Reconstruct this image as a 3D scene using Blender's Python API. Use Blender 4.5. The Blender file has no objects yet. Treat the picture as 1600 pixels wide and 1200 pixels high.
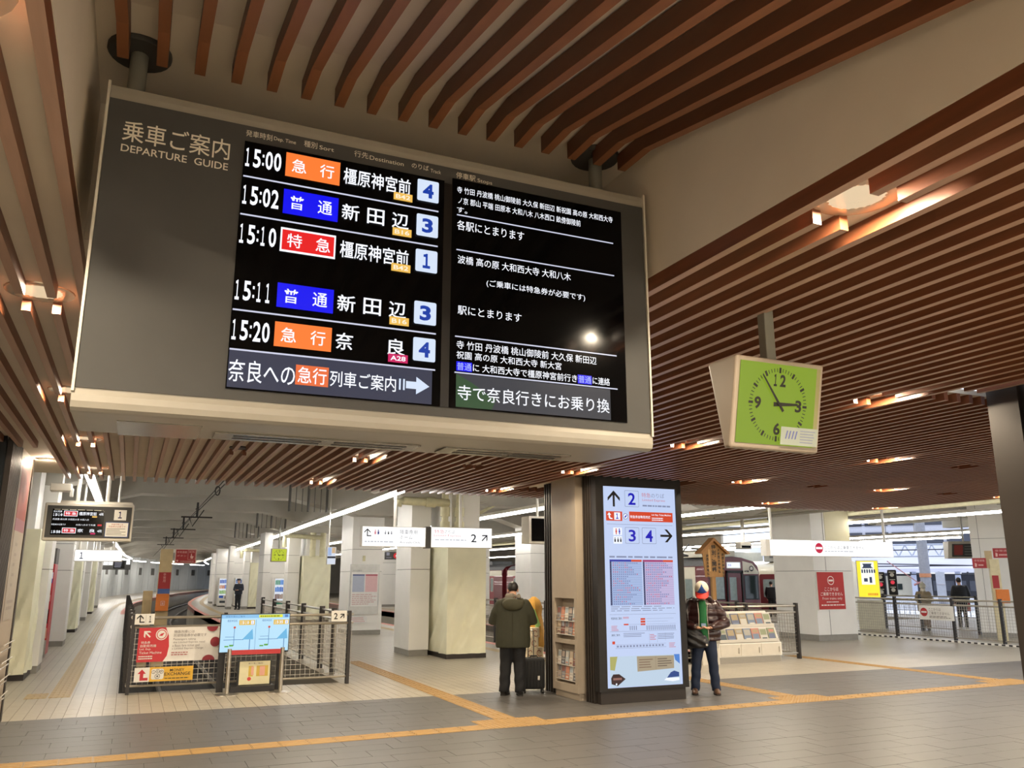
import bpy, bmesh, math, random
from mathutils import Vector, Matrix
random.seed(7)
scene = bpy.context.scene
COL = scene.collection
PI = math.pi

# ---------------------------------------------------------------- camera, world, exposure
PITCH = math.atan(302 / 1300.0)
YAW = math.atan(599 * math.cos(PITCH) / 1300.0)
cam_data = bpy.data.cameras.new('camera')
cam_data.sensor_width = 36.0
cam_data.lens = 1300.0 / 1600.0 * 36.0
cam_data.clip_end = 600
cam = bpy.data.objects.new('camera', cam_data)
COL.objects.link(cam)
cam.location = (0, 0, 1.75)
cam.rotation_euler = (PI / 2 + PITCH, 0, -YAW)
scene.camera = cam

world = bpy.data.worlds.new('sky')
scene.world = world
world.use_nodes = True
wbg = world.node_tree.nodes['Background']
wbg.inputs[0].default_value = (0.80, 0.87, 1.0, 1)
WORLD_STRENGTH = 1.8
wbg.inputs[1].default_value = WORLD_STRENGTH
scene.view_settings.view_transform = 'Standard'
scene.view_settings.look = 'None'
scene.view_settings.exposure = 0.0
scene.view_settings.gamma = 1.0
scene.view_settings.use_curve_mapping = False
TUBE = 24.0          # radiance of the fluorescent tubes
LAMP_W = 30.0       # watts of each warm downlight
LAMP_COL = (1.0, 0.84, 0.62)


# ---------------------------------------------------------------- materials
def lin(c):
    if isinstance(c, str):
        c = [int(c[i:i + 2], 16) / 255 for i in (0, 2, 4)]
    return tuple(v / 12.92 if v <= 0.04045 else ((v + 0.055) / 1.055) ** 2.4 for v in c)


MATS = {}


def mat(name, col, rough=0.5, metal=0.0, var=0.08, scale=8.0, bump=0.0, stretch=None, spec=0.5, coat=0.0):
    if name in MATS:
        return MATS[name]
    m = bpy.data.materials.new(name)
    m.use_nodes = True
    nt = m.node_tree
    b = nt.nodes['Principled BSDF']
    c = lin(col)
    b.inputs['Roughness'].default_value = rough
    b.inputs['Metallic'].default_value = metal
    b.inputs['Specular IOR Level'].default_value = spec
    b.inputs['Coat Weight'].default_value = coat
    tc = nt.nodes.new('ShaderNodeTexCoord')
    mp = nt.nodes.new('ShaderNodeMapping')
    if stretch:
        mp.inputs['Scale'].default_value = stretch
    nz = nt.nodes.new('ShaderNodeTexNoise')
    nz.inputs['Scale'].default_value = scale
    nz.inputs['Detail'].default_value = 4
    rp = nt.nodes.new('ShaderNodeValToRGB')
    rp.color_ramp.elements[0].position = 0.3
    rp.color_ramp.elements[1].position = 0.7
    rp.color_ramp.elements[0].color = tuple(max(0, v * (1 - var)) for v in c) + (1,)
    rp.color_ramp.elements[1].color = tuple(min(1, v * (1 + var)) for v in c) + (1,)
    nt.links.new(tc.outputs['Object'], mp.inputs['Vector'])
    nt.links.new(mp.outputs['Vector'], nz.inputs['Vector'])
    nt.links.new(nz.outputs['Fac'], rp.inputs['Fac'])
    nt.links.new(rp.outputs['Color'], b.inputs['Base Color'])
    if bump:
        bp = nt.nodes.new('ShaderNodeBump')
        bp.inputs['Strength'].default_value = bump
        bp.inputs['Distance'].default_value = 0.02
        nt.links.new(nz.outputs['Fac'], bp.inputs['Height'])
        nt.links.new(bp.outputs['Normal'], b.inputs['Normal'])
    MATS[name] = m
    return m


def flat(name, col, rough=0.55):
    return mat('print ' + name, col, rough=rough, var=0.03, scale=20)


def emit(name, col, strength=1.0):
    k = 'lit ' + name
    if k in MATS:
        return MATS[k]
    m = bpy.data.materials.new(k)
    m.use_nodes = True
    nt = m.node_tree
    b = nt.nodes['Principled BSDF']
    c = lin(col)
    b.inputs['Base Color'].default_value = (0.02, 0.02, 0.02, 1)
    b.inputs['Roughness'].default_value = 0.25
    b.inputs['Specular IOR Level'].default_value = 0.12
    b.inputs['Emission Color'].default_value = c + (1,)
    b.inputs['Emission Strength'].default_value = strength
    MATS[k] = m
    return m


def glassmat():
    if 'glass' in MATS:
        return MATS['glass']
    m = bpy.data.materials.new('glass')
    m.use_nodes = True
    b = m.node_tree.nodes['Principled BSDF']
    b.inputs['Base Color'].default_value = (0.9, 0.95, 0.95, 1)
    b.inputs['Roughness'].default_value = 0.02
    b.inputs['Transmission Weight'].default_value = 1.0
    b.inputs['IOR'].default_value = 1.02
    MATS['glass'] = m
    return m


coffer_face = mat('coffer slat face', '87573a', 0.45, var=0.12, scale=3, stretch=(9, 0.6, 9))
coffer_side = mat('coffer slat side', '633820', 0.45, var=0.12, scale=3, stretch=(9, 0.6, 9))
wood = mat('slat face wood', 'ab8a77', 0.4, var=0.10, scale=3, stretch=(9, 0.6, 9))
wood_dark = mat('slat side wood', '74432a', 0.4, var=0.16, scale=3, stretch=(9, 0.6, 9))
plaster = mat('beige plaster', 'dfd3c1', 0.8, var=0.03, scale=3, bump=0.05)
dark_metal = mat('dark bronze metal', '2f2823', 0.5, 0.2, var=0.05)
black_metal = mat('black metal', '1e1b19', 0.4, 0.3)
steel = mat('brushed steel', 'b8b2a6', 0.3, 0.9, var=0.06, scale=20, stretch=(1, 1, 12))
pale_metal = mat('pale painted metal', 'cfc8ba', 0.35, 0.1, var=0.03)
board_grey = mat('board grey', '4b4a48', 0.55, 0.0, var=0.03, spec=0.2)
col_white = mat('column panel', 'e6e4de', 0.45, var=0.03, scale=2)
col_warm = mat('column panel warm', 'd9d0ab', 0.5, var=0.04, scale=2)
base_grey = mat('column base', '8d8981', 0.5)
cream_cloth = mat('cream cloth', 'e6e3c6', 0.6, var=0.05, scale=2.5, bump=0.25)
concrete = mat('concrete', 'b4b0a5', 0.75, var=0.08, scale=1.2)
concrete_dark = mat('concrete dark', '5d5b57', 0.8, var=0.12, scale=1.5)
tile_dark = mat('dark stone tile', '585552', 0.42, var=0.10, scale=1.3, bump=0.03)
joint_dark = mat('dark joint', '3c3936', 0.8)
tile_light = mat('light platform tile', 'a39b8b', 0.36, var=0.08, scale=1.1)
joint_light = mat('light tile joint', '776f60', 0.7)
yellow_tile = mat('yellow tactile', '9f7d48', 0.5, var=0.1, scale=6)
yellow_old = mat('worn tactile', 'ab9364', 0.5, var=0.12, scale=6)
screen_black = mat('screen black', '070708', 0.10, var=0.01, spec=0.12)
white_paint = mat('white paint', 'e6e3da', 0.4, var=0.02)
rail_tube = mat('rail tube', 'aaa396', 0.3, 0.75)
red_paint = mat('red paint', 'b52a2c', 0.4, var=0.03)
pink_edge = mat('pink edge', 'd08a7c', 0.6)
ballast = mat('ballast', '3a3530', 0.9, var=0.4, scale=30, bump=0.6)
rail_steel = mat('rail', '6e665c', 0.35, 0.8)
train_red = mat('train red', '671a22', 0.35, var=0.03, coat=0.3)
train_cream = mat('train cream', 'd8d2bd', 0.3, var=0.03, coat=0.3)
train_grey = mat('train roof', '77787a', 0.6)
dark_glass = mat('dark glass', '2a3434', 0.06, var=0.02)
pale_glass = mat('pale glass', '8b9a98', 0.08, var=0.1)
tube_white = emit('tube', 'fffaf3', TUBE)
white_lit = emit('white panel', 'fdfdfb', 1.25)
pipe_cream = mat('pipe cream', 'cdc7a2', 0.5)


# ---------------------------------------------------------------- mesh helpers
class MB:
    def __init__(self):
        self.v = []
        self.f = []
        self.m = []

    def poly(self, pts, mi=0):
        n = len(self.v)
        self.v += [tuple(p) for p in pts]
        self.f.append(tuple(range(n, n + len(pts))))
        self.m.append(mi)
        return self

    def hexa(self, p, mi=0):
        """eight corners: bottom four counter-clockwise from above, then the top four"""
        n = len(self.v)
        self.v += [tuple(q) for q in p]
        for f in ((3, 2, 1, 0), (4, 5, 6, 7), (0, 1, 5, 4), (1, 2, 6, 5), (2, 3, 7, 6), (3, 0, 4, 7)):
            self.f.append(tuple(n + i for i in f))
            self.m.append(mi)
        return self

    def box(self, x0, x1, y0, y1, z0, z1, mi=0):
        return self.hexa([(x0, y0, z0), (x1, y0, z0), (x1, y1, z0), (x0, y1, z0),
                          (x0, y0, z1), (x1, y0, z1), (x1, y1, z1), (x0, y1, z1)], mi)

    def bbox(self, x0, x1, y0, y1, z0, z1, b=0.01, mi=0):
        """box with chamfered edges"""
        bm = bmesh.new()
        bmesh.ops.create_cube(bm, size=1)
        for v in bm.verts:
            v.co = ((x0 + x1) / 2 + v.co.x * (x1 - x0), (y0 + y1) / 2 + v.co.y * (y1 - y0), (z0 + z1) / 2 + v.co.z * (z1 - z0))
        bmesh.ops.bevel(bm, geom=bm.edges[:], offset=b, segments=2, affect='EDGES', profile=0.5)
        self.add_bm(bm, mi)
        return self

    def add_bm(self, bm, mi=0):
        n = len(self.v)
        bm.verts.index_update()
        self.v += [tuple(v.co) for v in bm.verts]
        for f in bm.faces:
            self.f.append(tuple(n + v.index for v in f.verts))
            self.m.append(mi)
        bm.free()

    def prism(self, pts, axis, a, b, mi=0):
        """2D outline (counter-clockwise) pushed along axis from a to b"""
        def P(u, w, t):
            return (t, u, w) if axis == 'x' else ((u, t, w) if axis == 'y' else (u, w, t))
        k = len(pts)
        n = len(self.v)
        self.v += [P(u, w, a) for u, w in pts] + [P(u, w, b) for u, w in pts]
        self.f.append(tuple(n + i for i in range(k - 1, -1, -1)))
        self.m.append(mi)
        self.f.append(tuple(n + k + i for i in range(k)))
        self.m.append(mi)
        for i in range(k):
            j = (i + 1) % k
            self.f.append((n + i, n + j, n + k + j, n + k + i))
            self.m.append(mi)
        return self

    def tube(self, pts, r, n=8, mi=0, cap=True):
        """round or elliptic tube along points; r one radius or a list of radii or of (rx, ry)"""
        pts = [Vector(p) for p in pts]
        k = len(pts)
        rs = r if isinstance(r, (list, tuple)) else [r] * k
        base = len(self.v)
        for i, p in enumerate(pts):
            t = (pts[min(i + 1, k - 1)] - pts[max(i - 1, 0)])
            t = t.normalized() if t.length > 1e-9 else Vector((0, 0, 1))
            ref = Vector((1, 0, 0)) if abs(t.x) < 0.85 else Vector((0, 1, 0))
            u = (ref - t * t.dot(ref)).normalized()
            w = t.cross(u)
            rx, ry = rs[i] if isinstance(rs[i], (tuple, list)) else (rs[i], rs[i])
            for j in range(n):
                a = 2 * PI * j / n
                self.v.append(tuple(p + u * (rx * math.cos(a)) + w * (ry * math.sin(a))))
        for i in range(k - 1):
            for j in range(n):
                j2 = (j + 1) % n
                self.f.append((base + i * n + j, base + i * n + j2, base + (i + 1) * n + j2, base + (i + 1) * n + j))
                self.m.append(mi)
        if cap:
            self.f.append(tuple(base + j for j in range(n - 1, -1, -1)))
            self.m.append(mi)
            self.f.append(tuple(base + (k - 1) * n + j for j in range(n)))
            self.m.append(mi)
        return self

    def lathe(self, prof, cx, cy, n=20, mi=0):
        base = len(self.v)
        k = len(prof)
        for r, z in prof:
            for j in range(n):
                a = 2 * PI * j / n
                self.v.append((cx + r * math.cos(a), cy + r * math.sin(a), z))
        for i in range(k - 1):
            for j in range(n):
                j2 = (j + 1) % n
                self.f.append((base + i * n + j, base + i * n + j2, base + (i + 1) * n + j2, base + (i + 1) * n + j))
                self.m.append(mi)
        return self

    def ball(self, c, rx, ry, rz, seg=14, rings=9, mi=0):
        bm = bmesh.new()
        bmesh.ops.create_uvsphere(bm, u_segments=seg, v_segments=rings, radius=1)
        for v in bm.verts:
            v.co = (c[0] + v.co.x * rx, c[1] + v.co.y * ry, c[2] + v.co.z * rz)
        self.add_bm(bm, mi)
        return self

    def mesh(self, name, mats):
        me = bpy.data.meshes.new(name)
        me.from_pydata(self.v, [], self.f)
        for m in (mats if isinstance(mats, (list, tuple)) else [mats]):
            me.materials.append(m)
        if any(self.m):
            me.polygons.foreach_set('material_index', self.m)
        me.update()
        return me

    def build(self, name, mats, parent=None, smooth=False, kind=None, label=None, local=False):
        """link as ONE mesh object; coordinates are world metres unless local"""
        me = self.mesh(name, mats)
        o = bpy.data.objects.new(name, me)
        COL.objects.link(o)
        if parent is not None:
            o.parent = parent
            if not local:
                me.transform(root_matrix(parent).inverted())
        if smooth:
            me.shade_smooth()
            try:
                me.set_sharp_from_angle(angle=math.radians(40))
            except Exception:
                pass
        if kind:
            o['kind'] = kind
        if label:
            o['label'] = label
        return o


def root_matrix(o):
    M = Matrix.Identity(4)
    while o is not None:
        M = Matrix.Translation(o.location) @ Matrix.Rotation(o.rotation_euler.z, 4, 'Z') @ M
        o = o.parent
    return M


def thing(name, label, cat, loc=(0, 0, 0), rz=0.0, group=None):
    o = bpy.data.objects.new(name, None)
    o.empty_display_size = 0.1
    COL.objects.link(o)
    o.location = loc
    o.rotation_euler = (0, 0, rz)
    tag(o, label, cat, group)
    return o


def tag(o, label=None, cat=None, group=None, kind=None):
    if label:
        o['label'] = label
    if cat:
        o['category'] = cat
    if group:
        o['group'] = group
    if kind:
        o['kind'] = kind
    return o


def copy_tree(o, loc, rz=None, label=None):
    c = o.copy()
    COL.objects.link(c)
    c.location = loc
    if rz is not None:
        c.rotation_euler = (0, 0, rz)
    if label:
        c['label'] = label
    for ch in list(o.children):
        d = ch.copy()
        COL.objects.link(d)
        d.parent = c
        for g in list(ch.children):
            e = g.copy()
            COL.objects.link(e)
            e.parent = d
    return c


TXT = {}


def text2d(s, bold):
    if s == '1':
        s = '１'
    k = (s, bold)
    if k not in TXT:
        c = bpy.data.curves.new('lettering', 'FONT')
        c.body = s
        c.size = 1
        c.resolution_u = 3
        c.offset = bold
        o = bpy.data.objects.new('lettering', c)
        COL.objects.link(o)
        dg = bpy.context.evaluated_depsgraph_get()
        me = bpy.data.meshes.new_from_object(o.evaluated_get(dg))
        vs = [(v.co.x, v.co.y) for v in me.vertices]
        fs = [tuple(p.vertices) for p in me.polygons]
        bpy.data.objects.remove(o)
        bpy.data.curves.remove(c)
        bpy.data.meshes.remove(me)
        if vs:
            bb = (min(v[0] for v in vs), min(v[1] for v in vs), max(v[0] for v in vs), max(v[1] for v in vs))
        else:
            bb = (0, 0, 1, 1)
        TXT[k] = (vs, fs, bb)
    return TXT[k]


class Print:
    """flat print on a plane: O origin, U right, V up (unit vectors), in world metres"""

    def __init__(self, O, U=(1, 0, 0), V=(0, 0, 1), step=0.0006):
        self.O, self.U, self.V = Vector(O), Vector(U), Vector(V)
        self.n = self.U.cross(self.V).normalized()
        self.off = 0.0015
        self.step = step
        self.mb = MB()
        self.mats = []

    def mi(self, m):
        if m not in self.mats:
            self.mats.append(m)
        return self.mats.index(m)

    def P(self, a, b):
        return self.O + self.U * a + self.V * b + self.n * self.off

    def poly(self, pts, m):
        self.mb.poly([self.P(a, b) for a, b in pts], self.mi(m))
        self.off += self.step
        return self

    def rect(self, x0, x1, y0, y1, m):
        return self.poly([(x0, y0), (x1, y0), (x1, y1), (x0, y1)], m)

    def rects(self, rr, m):
        i = self.mi(m)
        for x0, x1, y0, y1 in rr:
            self.mb.poly([self.P(x0, y0), self.P(x1, y0), self.P(x1, y1), self.P(x0, y1)], i)
        self.off += self.step
        return self

    def frame(self, x0, x1, y0, y1, w, m):
        return self.rects([(x0, x1, y0, y0 + w), (x0, x1, y1 - w, y1), (x0, x0 + w, y0 + w, y1 - w), (x1 - w, x1, y0 + w, y1 - w)], m)

    def disc(self, x, y, r, m, n=20, ry=None):
        ry = ry or r
        return self.poly([(x + r * math.cos(2 * PI * i / n), y + ry * math.sin(2 * PI * i / n)) for i in range(n)], m)

    def rrect(self, x0, x1, y0, y1, r, m):
        pts = []
        for cx, cy, a0 in ((x1 - r, y0 + r, -90), (x1 - r, y1 - r, 0), (x0 + r, y1 - r, 90), (x0 + r, y0 + r, 180)):
            for i in range(5):
                a = math.radians(a0 + i * 22.5)
                pts.append((cx + r * math.cos(a), cy + r * math.sin(a)))
        return self.poly(pts, m)

    def text(self, s, x0, y0, x1, y1, m, bold=0.0):
        """fits the lettering's bounding box into the given box (x1 None keeps its proportions)"""
        vs, fs, bb = text2d(s, bold)
        h = bb[3] - bb[1]
        w = bb[2] - bb[0]
        sy = (y1 - y0) / h
        sx = (x1 - x0) / w if x1 is not None else sy
        i = self.mi(m)
        n = len(self.mb.v)
        self.mb.v += [tuple(self.P(x0 + (a - bb[0]) * sx, y0 + (b - bb[1]) * sy)) for a, b in vs]
        for f in fs:
            self.mb.f.append(tuple(n + j for j in f))
            self.mb.m.append(i)
        self.off += self.step
        return self

    def digits(self, s, x0, y0, x1, y1, m, bold=0.0):
        """numerals set one by one in condensed cells"""
        wd = [0.42 if c == ':' else 1.0 for c in s]
        u = (x1 - x0) / sum(wd)
        x = x0
        for c, w in zip(s, wd):
            if c == ':':
                for b in (0.18, 0.62):
                    self.rect(x + 0.11 * u, x + 0.31 * u, y0 + (y1 - y0) * b, y0 + (y1 - y0) * (b + 0.15), m)
            elif c == '1':
                self.text(c, x + 0.16 * u, y0, x + 0.62 * u, y1, m, bold)
            else:
                self.text(c, x + 0.06 * u, y0, x + 0.92 * u, y1, m, bold)
            x += w * u
        return self

    def lines(self, x0, x1, y0, y1, rows, m, fill=0.45, seed=1, ragged=True, words=False):
        """rows of fine print too small to read"""
        rnd = random.Random(seed)
        rr = []
        p = (y1 - y0) / rows
        for i in range(rows):
            b = y1 - (i + 1) * p + p * (1 - fill) / 2
            e = x1 - (x1 - x0) * (rnd.random() * 0.35 if ragged else 0)
            if words:
                x = x0
                while x < e:
                    w = (x1 - x0) * rnd.uniform(0.06, 0.16)
                    rr.append((x, min(x + w, e), b, b + p * fill))
                    x += w + (x1 - x0) * 0.025
            else:
                rr.append((x0, e, b, b + p * fill))
        return self.rects(rr, m)

    def arrow(self, x, y, s, ang, m, w=0.16):
        """straight arrow of length s centred at x, y pointing along ang (degrees)"""
        a = math.radians(ang)
        ca, sa = math.cos(a), math.sin(a)

        def R(pts):
            return [(x + s * (p * ca - q * sa), y + s * (p * sa + q * ca)) for p, q in pts]
        h = w / 2
        t = w * 1.42
        self.poly(R([(-0.5, -h), (0.5 - h, -h), (0.5 - h, h), (-0.5, h)]), m)
        self.poly(R([(0.5, 0), (0.06, 0.44), (0.06 - t, 0.44), (0.5 - t, 0)]), m)
        self.poly(R([(0.5, 0), (0.5 - t, 0), (0.06 - t, -0.44), (0.06, -0.44)]), m)
        return self

    def build(self, name, parent, label=None):
        return self.mb.build(name, self.mats, parent, label=label)



# ================================================================ SETTING
OFFS = [(0, 0), (50, 0), (61, 0.3), (67, 0.7), (79, 1.9), (91, 3.4), (104, 5.4), (116, 7.8), (128, 10.8), (140, 14)]


def off(y):
    for (a, p), (b, q) in zip(OFFS, OFFS[1:]):
        if y <= b:
            return p + (q - p) * (y - a) / (b - a)
    return OFFS[-1][1]


def curve_pts(x, y0, y1):
    ys = [y0] + [y for y, _ in OFFS if y0 < y < y1] + [y1]
    return [(x + off(y), y) for y in ys]


def floor_mat():
    m = mat('light platform floor', 'a19989', 0.36, var=0.07, scale=1.1)
    nt = m.node_tree
    b = nt.nodes['Principled BSDF']
    src = b.inputs['Base Color'].links[0].from_socket
    tc = [n for n in nt.nodes if n.type == 'TEX_COORD'][0]
    br = nt.nodes.new('ShaderNodeTexBrick')
    br.offset = 0.0
    br.inputs['Scale'].default_value = 1.0
    br.inputs['Brick Width'].default_value = 0.15
    br.inputs['Row Height'].default_value = 0.15
    br.inputs['Mortar Size'].default_value = 0.008
    br.inputs['Mortar'].default_value = lin('7f7767') + (1,)
    nt.links.new(tc.outputs['Object'], br.inputs['Vector'])
    nt.links.new(src, br.inputs['Color1'])
    nt.links.new(src, br.inputs['Color2'])
    nt.links.new(br.outputs['Color'], b.inputs['Base Color'])
    return m


plat_floor = floor_mat()
floor = bpy.data.objects.new('floor', None)
COL.objects.link(floor)
floor['kind'] = 'structure'

MB().box(-14, 40, -18, 12.65, -0.3, -0.006).build('concourse_base', joint_dark, floor)
MB().box(-14, 40, 12.65, 14.9, -0.3, -0.005).build('platform_base', joint_light, floor)


def slab(pts, name):
    m = MB()
    m.prism(pts, 'z', -1.3, 0.0)
    return m.build(name, plat_floor, floor)


e = curve_pts(0.02, 14.9, 140)
slab([(-7, 14.9)] + e + [(-7, 140)], 'platform_slab')
r = curve_pts(9.3, 14.9, 140)
slab(curve_pts(3.45, 14.9, 140)[::-1][::-1][:0] + [(3.45, 14.9)] + r + curve_pts(3.45, 14.9, 140)[::-1][:-1], 'platform_slab')
r = curve_pts(20.8, 14.9, 140)
slab([(12.5, 14.9)] + r + curve_pts(12.5, 14.9, 140)[::-1][:-1], 'platform_slab')
slab([(20.8, 14.9), (34.5, 14.9), (34.5, 26.8), (20.8, 26.8)], 'platform_slab')
slab([(24.2, 26.8), (28.3, 26.8)] + [(28.3, 140), (24.2, 140)], 'platform_slab')
slab([(31.9, 26.8), (34.5, 26.8), (34.5, 140), (31.9, 140)], 'platform_slab')
MB().box(-7, 60, 14.9, 150, -1.4, -1.25).build('track_bed', ballast, floor)
for xc in (1.0, 2.45, 10.2, 11.65, 21.75, 23.2, 29.4, 30.85):
    pts = curve_pts(xc, 15.2 if xc < 20 else 27, 140)
    MB().tube([(x, y, -1.14) for x, y in pts], 0.06, 6).build('rail', rail_steel, floor)
# pink and yellow lines on the platform edges
for xe, s in ((0.02, -1), (3.45, 1), (9.3, -1), (12.5, 1)):
    m = MB()
    p1 = curve_pts(xe, (46.0 if xe < 1 else 27.0) if xe < 5 else 16.0, 140)
    w = 0.22
    for (xa, ya), (xb, yb) in zip(p1, p1[1:]):
        a, b_ = sorted((0, s * w))
        m.hexa([(xa + a, ya, -0.25), (xa + b_, ya, -0.25), (xb + b_, yb, -0.25), (xb + a, yb, -0.25),
                (xa + a, ya, 0.004), (xa + b_, ya, 0.004), (xb + b_, yb, 0.004), (xb + a, yb, 0.004)])
    m.build('edge_line', pink_edge, floor)
    m = MB()
    for (xa, ya), (xb, yb) in zip(p1, p1[1:]):
        a, b_ = sorted((s * 0.75, s * 1.05))
        m.poly([(xa + a, ya, 0.004), (xa + b_, ya, 0.004), (xb + b_, yb, 0.004), (xb + a, yb, 0.004)])
    if xe > 1:
        m.build('tactile_strip', yellow_old, floor)

# dark stone tiles: the nearest ones singly, the rest joined
TLX, TLY = 0.6, 0.3
tile_me = MB().box(0.002, TLX - 0.003, 0.002, TLY - 0.003, -0.02, 0).mesh('tile', tile_dark)
cells = []
row = 0
y = 2.15
while y < 12.64:
    x = -5.4 - (0.3 if row % 2 else 0) - (0.12 if row % 3 == 0 else 0)
    while x < 22:
        seen = y > 5.1 and -0.19 * y - 0.3 < x < 1.75 * y and (y > 8.9 or x > 4.5)
        cells.append((math.hypot(x + 0.3, y) + (0 if seen else 100), x, y))
        x += TLX
    y += TLY
    row += 1
cells.sort()
stuffm = MB()
for i, (d, x, y) in enumerate(cells):
    dz = random.uniform(-0.0006, 0.0006)
    if i < 280:
        o = bpy.data.objects.new('tile', tile_me)
        COL.objects.link(o)
        o.parent = floor
        o.location = (x, y, dz)
    else:
        stuffm.box(x + 0.002, x + TLX - 0.003, y + 0.002, y + TLY - 0.003, -0.02, dz)
stuffm.build('tile_field', tile_dark, floor, kind='stuff')
# small light tiles of the platform forecourt
lt_me = MB().box(0.0035, 0.1465, 0.003, 0.147, -0.012, 0).mesh('platform_tile', tile_light)
k = 0
stuffm = MB()
for j in range(15):
    for i in range(-28, 150):
        x, y = -1.35 + 0.15 * i, 12.65 + 0.15 * j
        if j < 9 and 0 <= i < 32:
            o = bpy.data.objects.new('platform_tile', lt_me)
            COL.objects.link(o)
            o.parent = floor
            o.location = (x, y, random.uniform(-0.0004, 0.0004))
        else:
            stuffm.box(x + 0.0035, x + 0.1465, y + 0.003, y + 0.147, -0.012, random.uniform(-0.0004, 0.0004))
stuffm.build('platform_tile_field', tile_light, floor, kind='stuff')


# tactile paving
def tactile_mesh(name, m, dots=False):
    b = MB().box(0.002, 0.298, 0.002, 0.298, 0.0005, 0.004)
    if dots:
        for i in range(5):
            for j in range(5):
                b.lathe([(0.018, 0.004), (0.014, 0.009), (0.0, 0.009)], 0.03 + 0.06 * i, 0.03 + 0.06 * j, 6)
    else:
        for i in range(4):
            x = 0.0375 + 0.075 * i
            b.prism([(x - 0.016, 0.004), (x + 0.016, 0.004), (x + 0.011, 0.009), (x - 0.011, 0.009)], 'y', 0.012, 0.288)
    return b.mesh(name, m)


tac_bar = tactile_mesh('tactile_tile', yellow_tile)
tac_old = tactile_mesh('tactile_tile', yellow_old)
tac_dot = tactile_mesh('warning_tile', yellow_tile, True)


def lay(me, x, y, rz=0.0):
    o = bpy.data.objects.new(me.name.split('.')[0], me)
    COL.objects.link(o)
    o.parent = floor
    o.location = (x, y, 0)
    o.rotation_euler = (0, 0, rz)


def lineA_y(x):
    return 9.58 + 0.028 * max(0.0, x)


pads = [(4.05, 4.95), (8.85, 9.75), (13.5, 14.4)]
runs = [(-1.35, 4.05), (4.95, 8.85), (9.75, 13.5), (14.4, 17.1)]
for a, b in runs:
    x = a
    while x < b - 0.05:
        lay(tac_bar, x + 0.3, lineA_y(x + 0.15), PI / 2 + 0.028)
        x += 0.3
for a, b in pads:
    for i in range(3):
        for j in range(2):
            lay(tac_dot, a + 0.3 * i, lineA_y(a) + 0.3 * j)
for xs, y0, y1 in ((4.38, 0, 18.2), (9.12, 0, 13.2), (13.85, 0, 15.6)):
    y = lineA_y(xs) + 0.6
    while y < y1:
        lay(tac_bar, xs, y)
        y += 0.3
y = 14.75
while y < 26:
    lay(tac_old, -0.93, y)
    y += 0.3
m = MB()
for i in range(4):
    p = curve_pts(-0.93 + 0.075 * i, 26, 90)
    for (xa, ya), (xb, yb) in zip(p, p[1:]):
        m.poly([(xa, ya, 0.005), (xa + 0.05, ya, 0.005), (xb + 0.05, yb, 0.005), (xb, yb, 0.005)])
m.build('tactile_strip', yellow_old, floor)
for i in range(2):
    lay(tac_old, -1.25, 14.75 - 0.0 + 0.3 * i, 0)

# ---------------------------------------------------------------- slatted concourse ceiling
SZ, SD, SW = 3.2, 0.075, 0.045
PZ = SZ + SD
X0, DX = -0.36, 0.1511
LX = [-0.587, 2.586, 5.608, 8.63, 11.65, 14.67]
LY = [-5.8, -3.1, -0.4, 2.3, 5.0, 7.7, 10.4, 13.25]
LAMPS = [(x, y) for x in LX for y in LY]
SPEAKERS = [(1.075, 10.4), (4.097, 10.4), (10.14, 7.7), (10.14, 10.4), (13.16, 10.4)]
XE = 15.05
YE = 14.2

ceiling = bpy.data.objects.new('ceiling', None)
COL.objects.link(ceiling)
ceiling['kind'] = 'structure'
m = MB()
xs = [-5.5, -0.38, 2.38, 5.95, 7.4, XE + 0.05]
ys = [-7, -0.1, 3.5, 4.14, 4.75, YE]
for i in range(len(xs) - 1):
    for j in range(len(ys) - 1):
        if i == 1 and j in (1, 2):
            continue
        if i == 3 and j in (2, 3):
            continue
        m.box(xs[i], xs[i + 1], ys[j], ys[j + 1], PZ, PZ + 0.04)
m.build('plaster', plaster, ceiling)

slat_mesh = {}


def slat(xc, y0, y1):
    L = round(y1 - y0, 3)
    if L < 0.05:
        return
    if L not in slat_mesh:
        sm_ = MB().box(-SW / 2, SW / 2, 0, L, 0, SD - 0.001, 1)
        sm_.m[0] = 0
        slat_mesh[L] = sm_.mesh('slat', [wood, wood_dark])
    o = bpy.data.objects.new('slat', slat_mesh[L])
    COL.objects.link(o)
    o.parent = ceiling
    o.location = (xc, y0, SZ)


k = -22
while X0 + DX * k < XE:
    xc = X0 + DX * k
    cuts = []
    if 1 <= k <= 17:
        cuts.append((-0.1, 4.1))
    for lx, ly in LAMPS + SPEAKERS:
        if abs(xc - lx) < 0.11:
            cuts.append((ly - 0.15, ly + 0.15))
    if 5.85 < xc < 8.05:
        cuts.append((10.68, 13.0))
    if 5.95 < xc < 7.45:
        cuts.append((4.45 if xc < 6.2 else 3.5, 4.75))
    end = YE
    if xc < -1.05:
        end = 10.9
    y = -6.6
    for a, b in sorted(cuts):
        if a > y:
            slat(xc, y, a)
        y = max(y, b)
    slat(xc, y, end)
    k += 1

# coffer over the departure board
CZ = 3.88        # underside of the coffer slats where they run level
SL = 0.2123
ys_ = 3.25


def cof(y):
    return CZ if y > ys_ else CZ - SL * (ys_ - y)


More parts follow.
